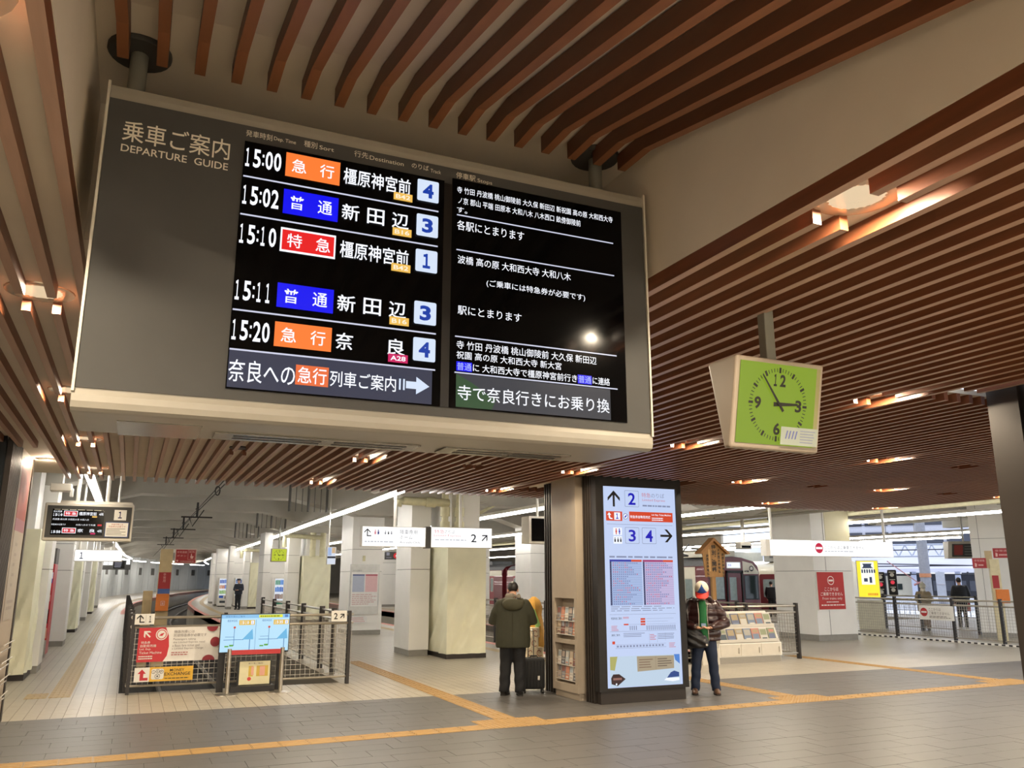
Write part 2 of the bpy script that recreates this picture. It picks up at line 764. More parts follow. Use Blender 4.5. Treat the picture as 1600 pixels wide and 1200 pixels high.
coffer = bpy.data.objects.new('ceiling_coffer', None)
COL.objects.link(coffer)
coffer['kind'] = 'structure'
m = MB()
m.prism([(-0.1, cof(-0.1) + 0.1), (ys_, CZ + 0.1), (4.15, CZ + 0.1), (4.15, CZ + 0.15), (ys_, CZ + 0.15), (-0.1, cof(-0.1) + 0.15)], 'x', -0.385, 2.385)
m.box(-0.385, 2.385, 4.1, 4.15, PZ, CZ + 0.12)
for xa in (-0.385, 2.335):
    m.prism([(-0.1, PZ), (4.1, PZ), (4.1, CZ + 0.12), (ys_, CZ + 0.12), (-0.1, cof(-0.1) + 0.12)], 'x', xa, xa + 0.05)
m.build('coffer_lining', plaster, coffer)
cm = MB()
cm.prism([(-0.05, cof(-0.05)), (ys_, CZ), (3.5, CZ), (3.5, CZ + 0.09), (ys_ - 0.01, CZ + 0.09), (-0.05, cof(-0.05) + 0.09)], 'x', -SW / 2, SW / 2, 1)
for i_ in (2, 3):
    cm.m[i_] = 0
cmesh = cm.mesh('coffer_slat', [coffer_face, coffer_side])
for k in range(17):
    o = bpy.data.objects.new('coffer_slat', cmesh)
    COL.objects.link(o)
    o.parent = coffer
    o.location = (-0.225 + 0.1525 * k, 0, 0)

# downlights
warm_lit = emit('downlight glow', 'f4d8b0', 0.85)
reflector = mat('downlight reflector', 'd9cdb8', 0.25, 0.6)
dl = thing('downlight', 'round warm downlight recessed between cut wooden slats', 'ceiling light')
MB().lathe([(0.175, PZ - 0.001), (0.172, PZ - 0.008), (0.155, PZ - 0.010), (0.11, PZ - 0.004)], 0, 0, 24).build('trim_ring', reflector, dl, smooth=True, local=True)
MB().lathe([(0.155, PZ - 0.009), (0.11, PZ - 0.004), (0.05, PZ - 0.002), (0.0, PZ - 0.002)], 0, 0, 20).build('lens', warm_lit, dl, local=True)
PLACE = {(-0.587, 2.3): 'at the top left corner', (2.586, 2.3): 'just right of the white coffer wall', (-0.587, 5.0): 'beside the left edge of the departure board',
         (5.608, 5.0): 'right of the green hanging clock', (5.608, 7.7): 'under the lower right corner of the board', (8.63, 7.7): 'second in line from the right clock side',
         (5.608, 10.4): 'right before the dark information pillar', (8.63, 10.4): 'just right of the information pillar'}
LNAME = {-0.587: 'leftmost row', 2.586: 'second row from the left', 5.608: 'third row from the left',
         8.63: 'fourth row', 11.65: 'fifth row', 14.67: 'rightmost row'}
ORD = {-5.8: 'lamp farthest behind the viewer', -3.1: 'lamp behind the viewer', -0.4: 'lamp overhead', 2.3: 'first lamp', 5.0: 'second lamp', 7.7: 'third lamp', 10.4: 'fourth lamp', 13.25: 'farthest lamp'}
first = True
for lx, ly in LAMPS:
    lab = 'warm round downlight, %s of the %s' % (ORD[ly], LNAME[lx])
    if first:
        o = dl
        o.location = (lx, ly, 0)
        o['label'] = lab
        first = False
    else:
        o = copy_tree(dl, (lx, ly, 0), label=lab)
    o['group'] = 'warm downlights in the slatted ceiling'
    ld = bpy.data.lights.new('downlight_bulb', 'AREA')
    ld.shape = 'DISK'
    ld.size = 0.075
    ld.energy = LAMP_W
    ld.color = LAMP_COL
    lo = bpy.data.objects.new('downlight_bulb', ld)
    COL.objects.link(lo)
    lo.parent = o
    lo.location = (0, 0, PZ - 0.02)
sp_lab = ['left of the middle, unlit', 'behind the lower edge of the board', 'right of the clock, nearer one', 'right of the clock, middle one', 'farthest right near the dark pillar']
for (sx, sy), lb in zip(SPEAKERS, sp_lab):
    t = thing('ceiling_speaker', 'dark speaker slot cut in the wooden slats ' + lb, 'speaker', (sx, sy, 0), 0, 'dark slots in the slatted ceiling')
    MB().lathe([(0.12, PZ - 0.001), (0.12, PZ - 0.015), (0.1, PZ - 0.018), (0.0, PZ - 0.018)], 0, 0, 18).build('grille', dark_metal, t, local=True)
t = thing('downlight', 'bare round downlight in the plain ceiling above the left shop pillar', 'ceiling light', (-1.13, 12.5, 0))
MB().lathe([(0.1, PZ - 0.001), (0.1, PZ - 0.02), (0.08, PZ - 0.02), (0.0, PZ - 0.012)], 0, 0, 18).build('lens', warm_lit, t, local=True)
ld = bpy.data.lights.new('downlight_bulb', 'POINT')
ld.energy = LAMP_W * 0.6
ld.color = LAMP_COL
lo = bpy.data.objects.new('downlight_bulb', ld)
COL.objects.link(lo)
lo.parent = t
lo.location = (0, 0, PZ - 0.06)

# ---------------------------------------------------------------- station hall ceiling, beams, far walls
hall = bpy.data.objects.new('ceiling_hall', None)
COL.objects.link(hall)
hall['kind'] = 'structure'
slab_shade = mat('slab concrete shaded', '7d7a73', 0.8, var=0.1, scale=1.5)  # darker than the beams: the shade between them is in this colour
MB().box(-14, 20.5, 13.9, 150, 4.75, 4.95).build('slab', slab_shade, hall)
MB().box(20.5, 36.2, 44, 96, 4.75, 4.95).build('slab', slab_shade, hall)
MB().box(20.5, 28.2, 26.5, 44, 4.75, 4.95).build('slab', slab_shade, hall)
MB().box(20.5, 34.5, 13.0, 26.5, 4.4, 4.6).build('slab', concrete, hall)
MB().box(-14, 16, 14.25, 14.5, PZ + 0.05, 4.8).build('edge_beam', concrete, hall)
MB().box(16, 34.5, 12.8, 13.0, PZ + 0.25, 4.8).build('edge_beam', concrete, hall)
yb = 18.5
while yb < 125:
    m = MB()
    dx = off(yb)
    zb = 3.9
    m.prism([(-2.2, 3.5), (-1.5, 3.5), (0.1, zb), (4.0, zb), (5.9, 3.5), (7.7, 3.5), (9.3, zb), (12.7, zb), (14.3, 3.4), (15.6, 3.4), (17, zb), (20.4, zb), (20.4, 4.76), (-2.2, 4.76)][::1], 'y', yb, yb + 0.8)
    o = m.build('beam', concrete, hall)
    o.location.x = dx
    yb += 5.4
for x in (24.0, 28.5, 33):
    MB().box(x, x + 0.5, 13, 26.5, 3.9, 4.45).build('beam', concrete, hall)

wl = bpy.data.objects.new('wall_left', None)
COL.objects.link(wl)
wl['kind'] = 'structure'
tunnel_white = mat('tunnel wall', 'c6c8c6', 0.5, var=0.05, scale=0.8)
P = [(-5.2, 14), (-5.2, 40), (-3.2, 62), (-2.4, 80), (-0.6, 97), (2.2, 112), (6.5, 128), (12, 142), (22, 150)]
n = 0
for (xa, ya), (xb, yb) in zip(P, P[1:]):
    seg = max(1, int(math.hypot(xb - xa, yb - ya) / 3.2))
    for i in range(seg):
        a, b = i / seg, (i + 1) / seg - 0.012
        pa = Vector((xa + (xb - xa) * a, ya + (yb - ya) * a, 0))
        pb = Vector((xa + (xb - xa) * b, ya + (yb - ya) * b, 0))
        d = (pb - pa).normalized()
        nn = Vector((-d.y, d.x, 0)) * 0.15
        m = MB()
        m.hexa([pa, pb, pb + nn, pa + nn, pa + Vector((0, 0, 4.8)), pb + Vector((0, 0, 4.8)), pb + nn + Vector((0, 0, 4.8)), pa + nn + Vector((0, 0, 4.8))])
        o = m.build('wall_panel', tunnel_white, wl)
        if ya > 60 and n % 2 == 0:
            w = MB()
            u = d * 0.7
            c = (pa + pb) / 2 - nn * 0.2
            for q in (-1, 0, 1):
                cc = c + d * (q * 0.5)
                w.hexa([cc - d * 0.2, cc + d * 0.2, cc + d * 0.2 - nn * 0.2, cc - d * 0.2 - nn * 0.2] + [p + Vector((0, 0, 0.8)) for p in (cc - d * 0.2, cc + d * 0.2, cc + d * 0.2 - nn * 0.2, cc - d * 0.2 - nn * 0.2)])
            o2 = w.build('louvre', concrete_dark, o)
            o2.location.z = 2.0
        n += 1

# unseen hall added behind the viewer: bright lines and pale wall light the coffer
back = bpy.data.objects.new('ceiling_added_light_hall', None)
COL.objects.link(back)
back['kind'] = 'structure'
MB().box(-14, 24, -18, -7.0, 3.9, 4.0).build('slab', white_paint, back)
wb = MB().box(-14, 24, -18.2, -18, 0, 4.0).build('wall_added_back', white_paint)
wb['kind'] = 'structure'
MB().box(-5.5, 24, -17.9, 2.0, -0.006, 0.0).build('tile_field', tile_light, floor, kind='stuff')  # pale unseen floor, added to bounce light up into the coffer
for i in range(6):
    MB().box(-12, 20, -9.0 - 1.7 * i, -8.68 - 1.7 * i, 3.82, 3.9).build('tube', tube_white, back)  # light lines added out of view to brighten the coffer

for nm, x, y0, y1 in (('wall_right_platform', 36.0, 46, 96), ('wall_left', -5.6, -18, 14), ('wall_right', 24.0, -18, 11.5)):
    o = MB().box(x, x + 0.2, y0, y1, 0, 4.6).build(nm + '_concourse', plaster)
    o['kind'] = 'structure'
o = MB().box(13, 36, 96, 96.3, -1.3, 4.8).build('wall_end', concrete)
o['kind'] = 'structure'

MB().hexa([(13, 96, -1.3), (25, 152, -1.3), (25.4, 152, -1.3), (13.4, 96, -1.3), (13, 96, 4.8), (25, 152, 4.8), (25.4, 152, 4.8), (13.4, 96, 4.8)]).build('wall_panel', tunnel_white, wl)


# ================================================================ DEPARTURE BOARD
W_LIT = emit('board white', 'f4f7ff', 1.15)
LINE_LIT = emit('board line', 'd5d8ee', 0.95)
ORANGE_LIT = emit('board orange', 'ff7f35', 1.0)
BLUE_LIT = emit('board blue', '0004f4', 1.0)
RED_LIT = emit('board red', 'ea1f22', 1.0)
YEL_LIT = emit('board yellow', 'f2bf58', 1.0)
MAG_LIT = emit('board magenta', 'cc1a60', 1.0)
TILE_LIT = emit('board tile', 'd8e6fb', 1.0)
NUM_BLUE = emit('board number', '103fae', 0.9)
YTXT = emit('badge text', 'fff3d8', 1.0)
TICK_LIT = emit('board ticker', '3f4560', 0.6)
TICKG_LIT = emit('board ticker green', '3c6a44', 0.5)
TICKD_LIT = emit('board ticker grey', '464b58', 0.55)
flat_grey = mat('board lettering', 'e4ddcc', 0.6, var=0.02)

BY = 3.4
brd = thing('departure_board', 'large grey hanging departure board with two black train time screens', 'departure board', (1.0, BY + 0.25, 2.35))
# housing: outline in y-z swept along x, with the rounded lip below
prof = [(3.42, 3.70), (3.405, 3.69), (3.40, 3.66), (3.40, 2.43), (3.392, 2.41), (3.392, 2.385), (3.40, 2.362), (3.42, 2.352), (3.45, 2.35), (3.47, 2.355), (3.96, 2.36), (3.98, 2.40), (3.98, 3.68), (3.96, 3.70)]
MB().prism(prof[::-1], 'x', -0.256, 2.278).build('housing', mat('board housing', 'a09a8e', 0.36, 0.1, var=0.03), brd)
MB().box(-0.246, 2.268, 3.394, 3.402, 2.436, 3.63).build('face_panel', board_grey, brd)
MB().box(-0.258, -0.248, 3.385, 3.96, 2.42, 3.70).build('edge_trim', pale_metal, brd)
MB().box(2.27, 2.28, 3.385, 3.96, 2.42, 3.70).build('edge_trim', pale_metal, brd)
MB().box(1.17, 1.22, 3.389, 3.397, 2.478, 3.545).build('screen_divider', black_metal, brd)
m = MB()
m.box(-0.1, 0.22, 3.60, 3.95, 2.352, 2.358)
for a, b in ((0.28, 1.2), (1.32, 2.0)):
    m.box(a, b, 3.72, 3.88, 2.350, 2.356)
m.build('underside_panel', mat('underside steel', '857f75', 0.25, 0.8), brd)
for a, b in ((0.36, 0.74), (0.80, 1.14), (1.4, 1.66), (1.70, 1.96)):
    for yy in (3.755, 3.82):
        MB().box(a, b, yy, yy + 0.028, 2.3485, 2.352).build('vent_slot', black_metal, brd)
for i, px in enumerate((-0.165, 2.10)):
    s = MB().tube([(px, 3.58, 3.69), (px, 3.58, CZ + 0.09)], 0.036, 14).build('pole', mat('galvanised pole', '8b8a80', 0.5, 0.4), brd, smooth=True)
    f = MB().lathe([(0.0, CZ + 0.075), (0.125, CZ + 0.075), (0.13, CZ + 0.082), (0.13, CZ + 0.099)], px, 3.58, 24).build('flange', board_grey, s, smooth=True)
# screens
for a, b, c_, d in ((0.279, 1.175, 2.478, 3.555), (1.215, 2.133, 2.478, 3.577)):
    MB().box(a, b, 3.388, 3.396, c_, d).build('screen', screen_black, brd)
p = Print((0, 3.394, 0))
p.text('乗車ご案内', -0.188, 3.452, 0.222, 3.545, flat_grey, 0.004)
p.text('DEPARTURE  GUIDE', -0.187, 3.405, 0.220, 3.437, flat_grey, 0.008)
p.build('lettering', brd)
p = Print((0, 3.394, 0))
p.text('発車時刻', 0.281, 3.580, 0.390, 3.610, flat_grey)
p.text('Dep. Time', 0.397, 3.582, 0.490, 3.604, flat_grey)
p.build('lettering', brd)
p = Print((0, 3.394, 0))
p.text('種別', 0.525, 3.586, 0.582, 3.616, flat_grey)
p.text('Sort', 0.592, 3.588, 0.656, 3.607, flat_grey)
p.build('lettering', brd)
p = Print((0, 3.394, 0))
p.text('行先', 0.747, 3.588, 0.812, 3.618, flat_grey)
p.text('Destination', 0.818, 3.588, 0.977, 3.608, flat_grey)
p.build('lettering', brd)
p = Print((0, 3.394, 0))
p.text('のりば', 1.016, 3.590, 1.098, 3.616, flat_grey)
p.text('Track', 1.107, 3.586, 1.158, 3.604, flat_grey)
p.build('lettering', brd)
p = Print((0, 3.394, 0))
p.text('停車駅', 1.234, 3.584, 1.332, 3.616, flat_grey)
p.text('Stops', 1.342, 3.580, 1.418, 3.604, flat_grey)
p.build('lettering', brd)


def board_row(z0, z1, time, kind, kmat, dest, code, cmat, track, box, frame=False):
    """z0..z1 height of the coloured badge"""
    p = Print((0, 3.388, 0))
    zm = (z0 + z1) / 2
    p.digits(time, 0.281, zm - 0.043, 0.436, zm + 0.042, W_LIT, 0.02)
    if frame:
        p.rect(0.450, 0.683, z0 - 0.003, z1 + 0.003, W_LIT)
        p.rect(0.457, 0.676, z0 + 0.006, z1 - 0.006, kmat)
    else:
        p.rect(0.452, 0.686, z0, z1, kmat)
    p.text(kind[0], 0.478, zm - 0.031, 0.540, zm + 0.031, W_LIT, 0.008)
    p.text(kind[1], 0.598, zm - 0.031, 0.660, zm + 0.031, W_LIT, 0.008)
    n = len(dest)
    if n == 5:
        p.text(dest, 0.702, zm - 0.040, 1.010, zm + 0.038, W_LIT, 0.01)
    else:
        for i, ch in enumerate(dest):
            xx = 0.702 + (1.006 - 0.702 - 0.078) * i / (n - 1)
            p.text(ch, xx, zm - 0.037, xx + 0.078, zm + 0.037, W_LIT, 0.01)
    p.rect(0.932, 1.020, z0 - 0.016, z0 + 0.021, cmat)
    p.text(code, 0.942, z0 - 0.008, 1.010, z0 + 0.013, YTXT if cmat is YEL_LIT else W_LIT, 0.02)
    bz = z0 + 0.002 if not frame else z0
    p.rrect(1.042, 1.145, bz, bz + 0.106, 0.008, TILE_LIT)
    p.text(track, 1.068 if track != '1' else 1.076, bz + 0.018, 1.12 if track != '1' else 1.111, bz + 0.088, NUM_BLUE, 0.04)
    p.build('departure_row', brd)


board_row(3.427, 3.538, '15:00', '急行', ORANGE_LIT, '橿原神宮前', 'B42', YEL_LIT, '4', 0)
board_row(3.255, 3.367, '15:02', '普通', BLUE_LIT, '新田辺', 'B16', YEL_LIT, '3', 0)
board_row(3.086, 3.188, '15:10', '特急', RED_LIT, '橿原神宮前', 'B42', YEL_LIT, '1', 0, True)
board_row(2.838, 2.944, '15:11', '普通', BLUE_LIT, '新田辺', 'B16', YEL_LIT, '3', 0)
board_row(2.670, 2.775, '15:20', '急行', ORANGE_LIT, '奈良', 'A28', MAG_LIT, '4', 0)
p = Print((0, 3.3885, 0))
for z in (3.394, 3.222, 2.806, 2.640):
    p.rect(0.283, 1.148, z - 0.004, z + 0.003, LINE_LIT)
for z in (3.395, 3.222, 2.806, 2.639):
    p.rect(1.238, 2.08, z - 0.003, z + 0.003, LINE_LIT)
p.build('row_line', brd)
p = Print((0, 3.388, 0))
p.rect(0.283, 1.135, 2.484, 2.636, TICK_LIT)
p.text('奈良への', 0.285, 2.508, 0.545, 2.600, W_LIT, 0.005)
p.rect(0.547, 0.682, 2.518, 2.602, emit('ticker orange', 'f0703c', 0.95))
p.text('急行', 0.556, 2.526, 0.674, 2.595, W_LIT, 0.005)
p.text('列車ご案内', 0.688, 2.524, 0.972, 2.592, W_LIT, 0.005)
for a in (0.985, 1.003):
    p.rect(a, a + 0.008, 2.536, 2.585, TILE_LIT)
p.poly([(1.016, 2.545), (1.062, 2.545), (1.062, 2.522), (1.122, 2.561), (1.062, 2.600), (1.062, 2.577), (1.016, 2.577)], TILE_LIT)
p.build('ticker_line', brd)
p = Print((0, 3.388, 0))
p.text('寺 竹田 丹波橋 桃山御陵前 大久保 新田辺 新祝園 高の原 大和西大寺', 1.238, 3.507, 2.082, 3.540, W_LIT, 0.004)
p.text('ノ京 郡山 平端 田原本 大和八木 八木西口 畝傍御陵前', 1.244, 3.453, 1.895, 3.487, W_LIT, 0.004)
p.text('す。', 1.238, 3.408, 1.290, 3.436, W_LIT, 0.004)
p.build('stops_row', brd)
p = Print((0, 3.388, 0))
p.text('各駅にとまります', 1.24, 3.322, 1.584, 3.371, W_LIT, 0.004)
p.build('stops_row', brd)
p = Print((0, 3.388, 0))
p.text('波橋 高の原 大和西大寺 大和八木', 1.246, 3.157, 1.835, 3.198, W_LIT, 0.004)
p.text('(ご乗車には特急券が必要です)', 1.390, 3.062, 1.912, 3.100, W_LIT, 0.004)
p.build('stops_row', brd)
p = Print((0, 3.388, 0))
p.text('駅にとまります', 1.250, 2.912, 1.569, 2.954, W_LIT, 0.004)
p.build('stops_row', brd)
p = Print((0, 3.388, 0))
p.text('寺 竹田 丹波橋 桃山御陵前 大久保 新田辺', 1.247, 2.750, 1.968, 2.789, W_LIT, 0.004)
p.text('祝園 高の原 大和西大寺 新大宮', 1.247, 2.704, 1.776, 2.740, W_LIT, 0.004)
p.rect(1.247, 1.322, 2.648, 2.691, BLUE_LIT)
p.rect(1.862, 1.938, 2.648, 2.691, BLUE_LIT)
p.text('普通', 1.250, 2.652, 1.319, 2.687, emit('blue badge text', 'b9c6ff', 1.0))
p.text('に 大和西大寺で橿原神宮前行き', 1.326, 2.651, 1.858, 2.688, W_LIT, 0.006)
p.text('普通', 1.866, 2.652, 1.934, 2.687, emit('blue badge text', 'b9c6ff', 1.0))
p.text('に連絡', 1.942, 2.651, 2.037, 2.688, W_LIT, 0.006)
p.build('stops_row', brd)
p = Print((0, 3.388, 0))
p.rect(1.247, 2.04, 2.484, 2.634, TICKD_LIT)
p.poly([(1.247, 2.484), (1.42, 2.484), (1.44, 2.53), (1.32, 2.60), (1.247, 2.634)], TICKG_LIT)
p.text('寺で奈良行きにお乗り換', 1.255, 2.516, 2.033, 2.585, W_LIT, 0.004)
p.build('ticker_line', brd)

# ================================================================ CLOCKS
CLK = emit('clock face', 'a5c82f', 0.55)
ink = mat('clock ink', '17150f', 0.5)


def clock(name, label, x0, x1, yt, yb, z0, z1, depth, pole_to, glow=CLK, sticker=True):
    w = x1 - x0
    t = thing(name, label, 'clock', ((x0 + x1) / 2, yt + depth / 2, z0))
    m = MB()
    # wedge body: faces lean downwards on both sides
    yb2 = yt + depth - (yb - yt)
    m.hexa([(x0, yb, z0), (x1, yb, z0), (x1, yb2, z0), (x0, yb2, z0), (x0, yt, z1), (x1, yt, z1), (x1, yt + depth, z1), (x0, yt + depth, z1)])
    b = m.build('case', mat('clock case', '9c8f80', 0.45, 0.0, var=0.03), t)
    bv = b.modifiers.new('edge', 'BEVEL')
    bv.width = 0.014 * w / 0.6
    bv.segments = 3
    O = Vector((x0, yb, z0))
    V = Vector((0, yt - yb, z1 - z0))
    h = V.length
    V.normalize()
    O2 = O + Vector((0, -0.004, 0))
    bz = 0.028 * w / 0.6
    p = Print(O2, (1, 0, 0), V)
    p.rect(bz, w - bz, bz, h - bz, glow)
    if sticker:
        p.rect(w - 0.055, w - bz, bz, h - bz, mat('clock side glass', '8d8a5a', 0.3))
    p.build('dial', t)
    cx, cy, R = w * 0.485, h * 0.50, min(w, h) * 0.405
    p = Print(O2 + Vector((0, -0.003, 0)), (1, 0, 0), V)
    for i in range(60):
        a = math.radians(90 - 6 * i)
        big = i % 5 == 0
        r0, r1, hw = (R * 0.85, R * 1.0, R * 0.034) if big else (R * 0.88, R * 0.98, R * 0.011)
        ca, sa = math.cos(a), math.sin(a)
        p.mb.poly([p.P(cx + r * ca - s * hw * sa, cy + r * sa + s * hw * ca) for r, s in ((r0, -1), (r1, -1), (r1, 1), (r0, 1))], p.mi(ink))
    hh = R * 0.165
    for s, dx, dy in (('12', 0, 0.65), ('3', 0.70, 0), ('6', 0, -0.66), ('9', -0.70, 0)):
        ww = hh * (1.4 if len(s) == 2 else 0.78)
        p.digits(s, cx + dx * R - ww, cy + dy * R - hh, cx + dx * R + ww, cy + dy * R + hh, ink, 0.035)
    p.build('numerals', t)
    for nm, ang, ln, tail, wd in (('hour_hand', 90 - 87.0, 0.66, 0.18, 0.050), ('minute_hand', 90 + 39, 0.98, 0.24, 0.036)):
        a = math.radians(ang)
        p = Print(O2 + Vector((0, -0.009 if nm == 'hour_hand' else -0.013, 0)), (1, 0, 0), V)
        ca, sa = math.cos(a), math.sin(a)
        p.poly([(cx + (r * ca - s * sa) * R, cy + (r * sa + s * ca) * R) for r, s in ((-tail, -wd * 1.2), (ln, -wd * 0.6), (ln, wd * 0.6), (-tail, wd * 1.2))], ink)
        p.disc(cx, cy, R * 0.04, ink, 10)
        p.build(nm, t)
    if sticker:
        p = Print(O2 + Vector((0, -0.016, 0)), (1, 0, 0), V)
        wl_ = mat('clock sticker', '9aa39a', 0.5)
        p.rect(w * 0.52, w - bz * 1.2, bz * 1.1, h * 0.26, wl_)
        gi = flat('sticker ink', '7f86a0')
        p.lines(w * 0.74, w * 0.93, bz * 1.5, h * 0.24, 5, gi, 0.35, 3)
        for i in range(4):
            xx = w * (0.57 + 0.035 * i)
            p.poly([(xx, h * 0.13), (xx + w * 0.012, h * 0.13), (xx + w * 0.03, h * 0.22), (xx + w * 0.018, h * 0.22)], flat('sticker blue', '5b62a8'))
        p.build('sticker', t)
    if pole_to:
        cxp = (x0 + x1) / 2 + (0.02 if sticker else 0)
        MB().bbox(cxp - 0.033 * w / 0.6, cxp + 0.033 * w / 0.6, yt + depth / 2 - 0.03, yt + depth / 2 + 0.03, z1 - 0.005, pole_to, 0.006).build('pole', mat('galvanised pole', '8b8a80', 0.5, 0.4), t)
    return t


clock('hanging_clock', 'square green double-faced clock hanging on a pole from the slats', 2.83, 3.44, 3.40, 3.50, 2.42, 2.905, 0.25, PZ)
clock('platform_clock', 'small green clock hanging above the vending machine on the far platform', 4.40, 4.93, 30.0, 30.03, 2.27, 2.72, 0.2, 3.5, emit('far clock face', 'd4e33c', 0.75), False)


# ================================================================ INFORMATION PILLAR
SCR = emit('info screen', 'c3d3f6', 0.98)
ib = emit('info blue', '1414c8', 0.8)
ik = emit('info black', '0c0c14', 0.6)
ir = emit('info red', 'd84426', 0.95)
ipk = emit('info pink text', 'd07a8a', 0.9)
igr = emit('info grey text', '8a94b4', 0.9)
iwh = emit('info white', 'eef3ff', 1.05)
itl = emit('info blue table', 'a7bce6', 0.95)
itp = emit('info pink table', 'c4b7df', 0.95)
KY = 10.81
kio = thing('information_pillar', 'dark ribbed pillar with a tall lit guide screen and leaflet racks', 'pillar', (6.95, 11.7, 0))
MB().box(6.25, 7.64, 10.9, 12.56, 0, 3.27).build('core', dark_metal, kio)
MB().box(6.24, 7.68, KY + 0.02, 10.95, 0, 0.19).build('plinth', dark_metal, kio)
m = MB()
m.box(6.2, 6.33, KY - 0.02, 10.93, 0.17, 3.27)
m.box(7.62, 7.72, KY - 0.02, 10.93, 0.17, 3.27)
m.box(6.33, 7.62, KY - 0.02, 10.93, 3.08, 3.27)
m.box(6.33, 7.62, KY - 0.02, 10.93, 0.17, 0.215)
m.build('screen_frame', black_metal, kio)
MB().box(6.33, 7.62, KY, 10.92, 0.215, 3.08).build('screen', SCR, kio)
ribm = MB().box(0, 0.055, 0, 0.036, 0, 3.26)
rib_me = ribm.mesh('rib', dark_metal)
for yy in [10.945 + 0.072 * i for i in range(4)] + [12.075 + 0.08 * i for i in range(6)]:
    o = bpy.data.objects.new('rib', rib_me)
    COL.objects.link(o)
    o.parent = kio
    o.location = (6.2 - 6.95, yy - 11.7, 0)
wm = mat('rack panel cream', 'a09382', 0.5, var=0.03)
m = MB()
px0, px1 = 6.10, 6.26
m.box(px0, px1, 11.25, 12.05, 1.44, 3.26)
m.box(px0, px1, 11.25, 12.05, 0.10, 0.21)
m.box(px0, px1, 11.25, 11.33, 0.21, 1.44)
m.box(px0, px1, 11.97, 12.05, 0.21, 1.44)
m.box(px0, px1, 11.33, 11.97, 0.78, 0.84)
m.box(px1 - 0.02, px1, 11.33, 11.97, 0.21, 1.44)
m.build('rack_panel', wm, kio)
MB().box(6.14, 6.25, 11.27, 12.03, 0, 0.10).build('panel_base', wm, kio)
clear = mat('clear acrylic', 'c9c4ba', 0.15, var=0.02)
for zz in (0.25, 0.46, 0.90, 1.10):
    MB().box(6.115, 6.122, 11.34, 11.96, zz, zz + 0.012).box(6.115, 6.122, 11.34, 11.96, zz + 0.09, zz + 0.098).build('rack_rail', clear, kio)
LEAF = [flat('leaf ' + c, c) for c in ('b9a79a', '8f8f93', 'c2876f', 'd6d0c6', '6d6a6c', 'a7b0b5', 'c8b7a0', '8a5d55')]


def leaflet_mesh(i, w, h, d=0.02):
    m = MB()
    m.hexa([(-w / 2, 0, 0), (w / 2, 0, 0), (w / 2, 0.008, 0), (-w / 2, 0.008, 0), (-w / 2, d, h), (w / 2, d, h), (w / 2, d + 0.008, h), (-w / 2, d + 0.008, h)], 0)
    m.poly([(-w * 0.42, -0.0015 + d * 0.55, h * 0.55), (w * 0.42, -0.0015 + d * 0.55, h * 0.55), (w * 0.42, -0.0015 + d * 0.93, h * 0.93), (-w * 0.42, -0.0015 + d * 0.93, h * 0.93)], 1)
    m.poly([(-w * 0.3, -0.0015 + d * 0.12, h * 0.12), (w * 0.35, -0.0015 + d * 0.12, h * 0.12), (w * 0.35, -0.0015 + d * 0.22, h * 0.22), (-w * 0.3, -0.0015 + d * 0.22, h * 0.22)], 2)
    return m.mesh('leaflet', [LEAF[i % 8], LEAF[(i * 3 + 4) % 8], LEAF[(i * 5 + 1) % 8]])


leafs = [leaflet_mesh(i, 0.105, 0.2) for i in range(8)]
rown = ['bottom', 'second', 'third', 'top']
n = 0
for ri, zz in enumerate((0.26, 0.47, 0.91, 1.11)):
    for j in range(5):
        me = leafs[(ri * 3 + j) % 8]
        o = bpy.data.objects.new('leaflet', me)
        COL.objects.link(o)
        o.location = (6.13, 11.90 - 0.125 * j, zz)
        o.rotation_euler = (0, 0, -PI / 2)
        tag(o, '%s leaflet from the left in the %s row of the pillar rack' % (('first', 'second', 'third', 'fourth', 'fifth')[j], rown[ri]), 'leaflet', 'leaflets in the %s row of the pillar rack' % rown[ri])
# what the screen shows
p = Print((0, KY - 0.001, 0))
p.arrow(6.52, 2.90, 0.24, 90, ik, 0.15)
for a, b_, s, t0, t1 in ((6.71, 6.96, '2', 2.785, 3.03), (6.70, 6.945, '3', 2.24, 2.48), (6.995, 7.245, '4', 2.24, 2.48)):
    p.rrect(a, b_, t0, t1, 0.015, igr)
    p.rrect(a + 0.006, b_ - 0.006, t0 + 0.006, t1 - 0.006, 0.012, SCR)
    p.text(s, a + 0.06, t0 + 0.03, b_ - 0.06, t1 - 0.035, ib, 0.02)
p.text('特急', 7.01, 2.935, 7.17, 3.005, ipk)
p.text('のりば', 7.18, 2.935, 7.42, 3.003, igr)
p.text('Limited Express', 7.02, 2.87, 7.43, 2.915, ipk)
p.lines(7.02, 7.52, 2.795, 2.825, 1, igr, 0.8, 2, False, True)
p.arrow(7.43, 2.365, 0.22, 0, ik, 0.15)
p.rect(6.49, 6.64, 2.36, 2.47, iwh)
p.rect(6.49, 6.64, 2.235, 2.345, iwh)
for xx, mm in ((6.54, ir), (6.595, ib)):
    p.disc(xx, 2.447, 0.011, mm, 10)
    p.rect(xx - 0.013, xx + 0.013, 2.40, 2.433, mm)
    p.rect(xx - 0.008, xx + 0.008, 2.37, 2.40, mm)
for xx in (6.515, 6.565, 6.612):
    p.disc(xx, 2.315, 0.009, ik, 8)
    p.rect(xx - 0.012, xx + 0.012, 2.26, 2.302, ik)
p.rect(6.38, 7.54, 2.517, 2.522, igr)
p.build('track_guide', kio)
p = Print((0, KY - 0.001, 0))
p.rect(6.38, 6.66, 2.57, 2.71, ir)
p.poly([(6.40, 2.655), (6.435, 2.695), (6.47, 2.655)], iwh)
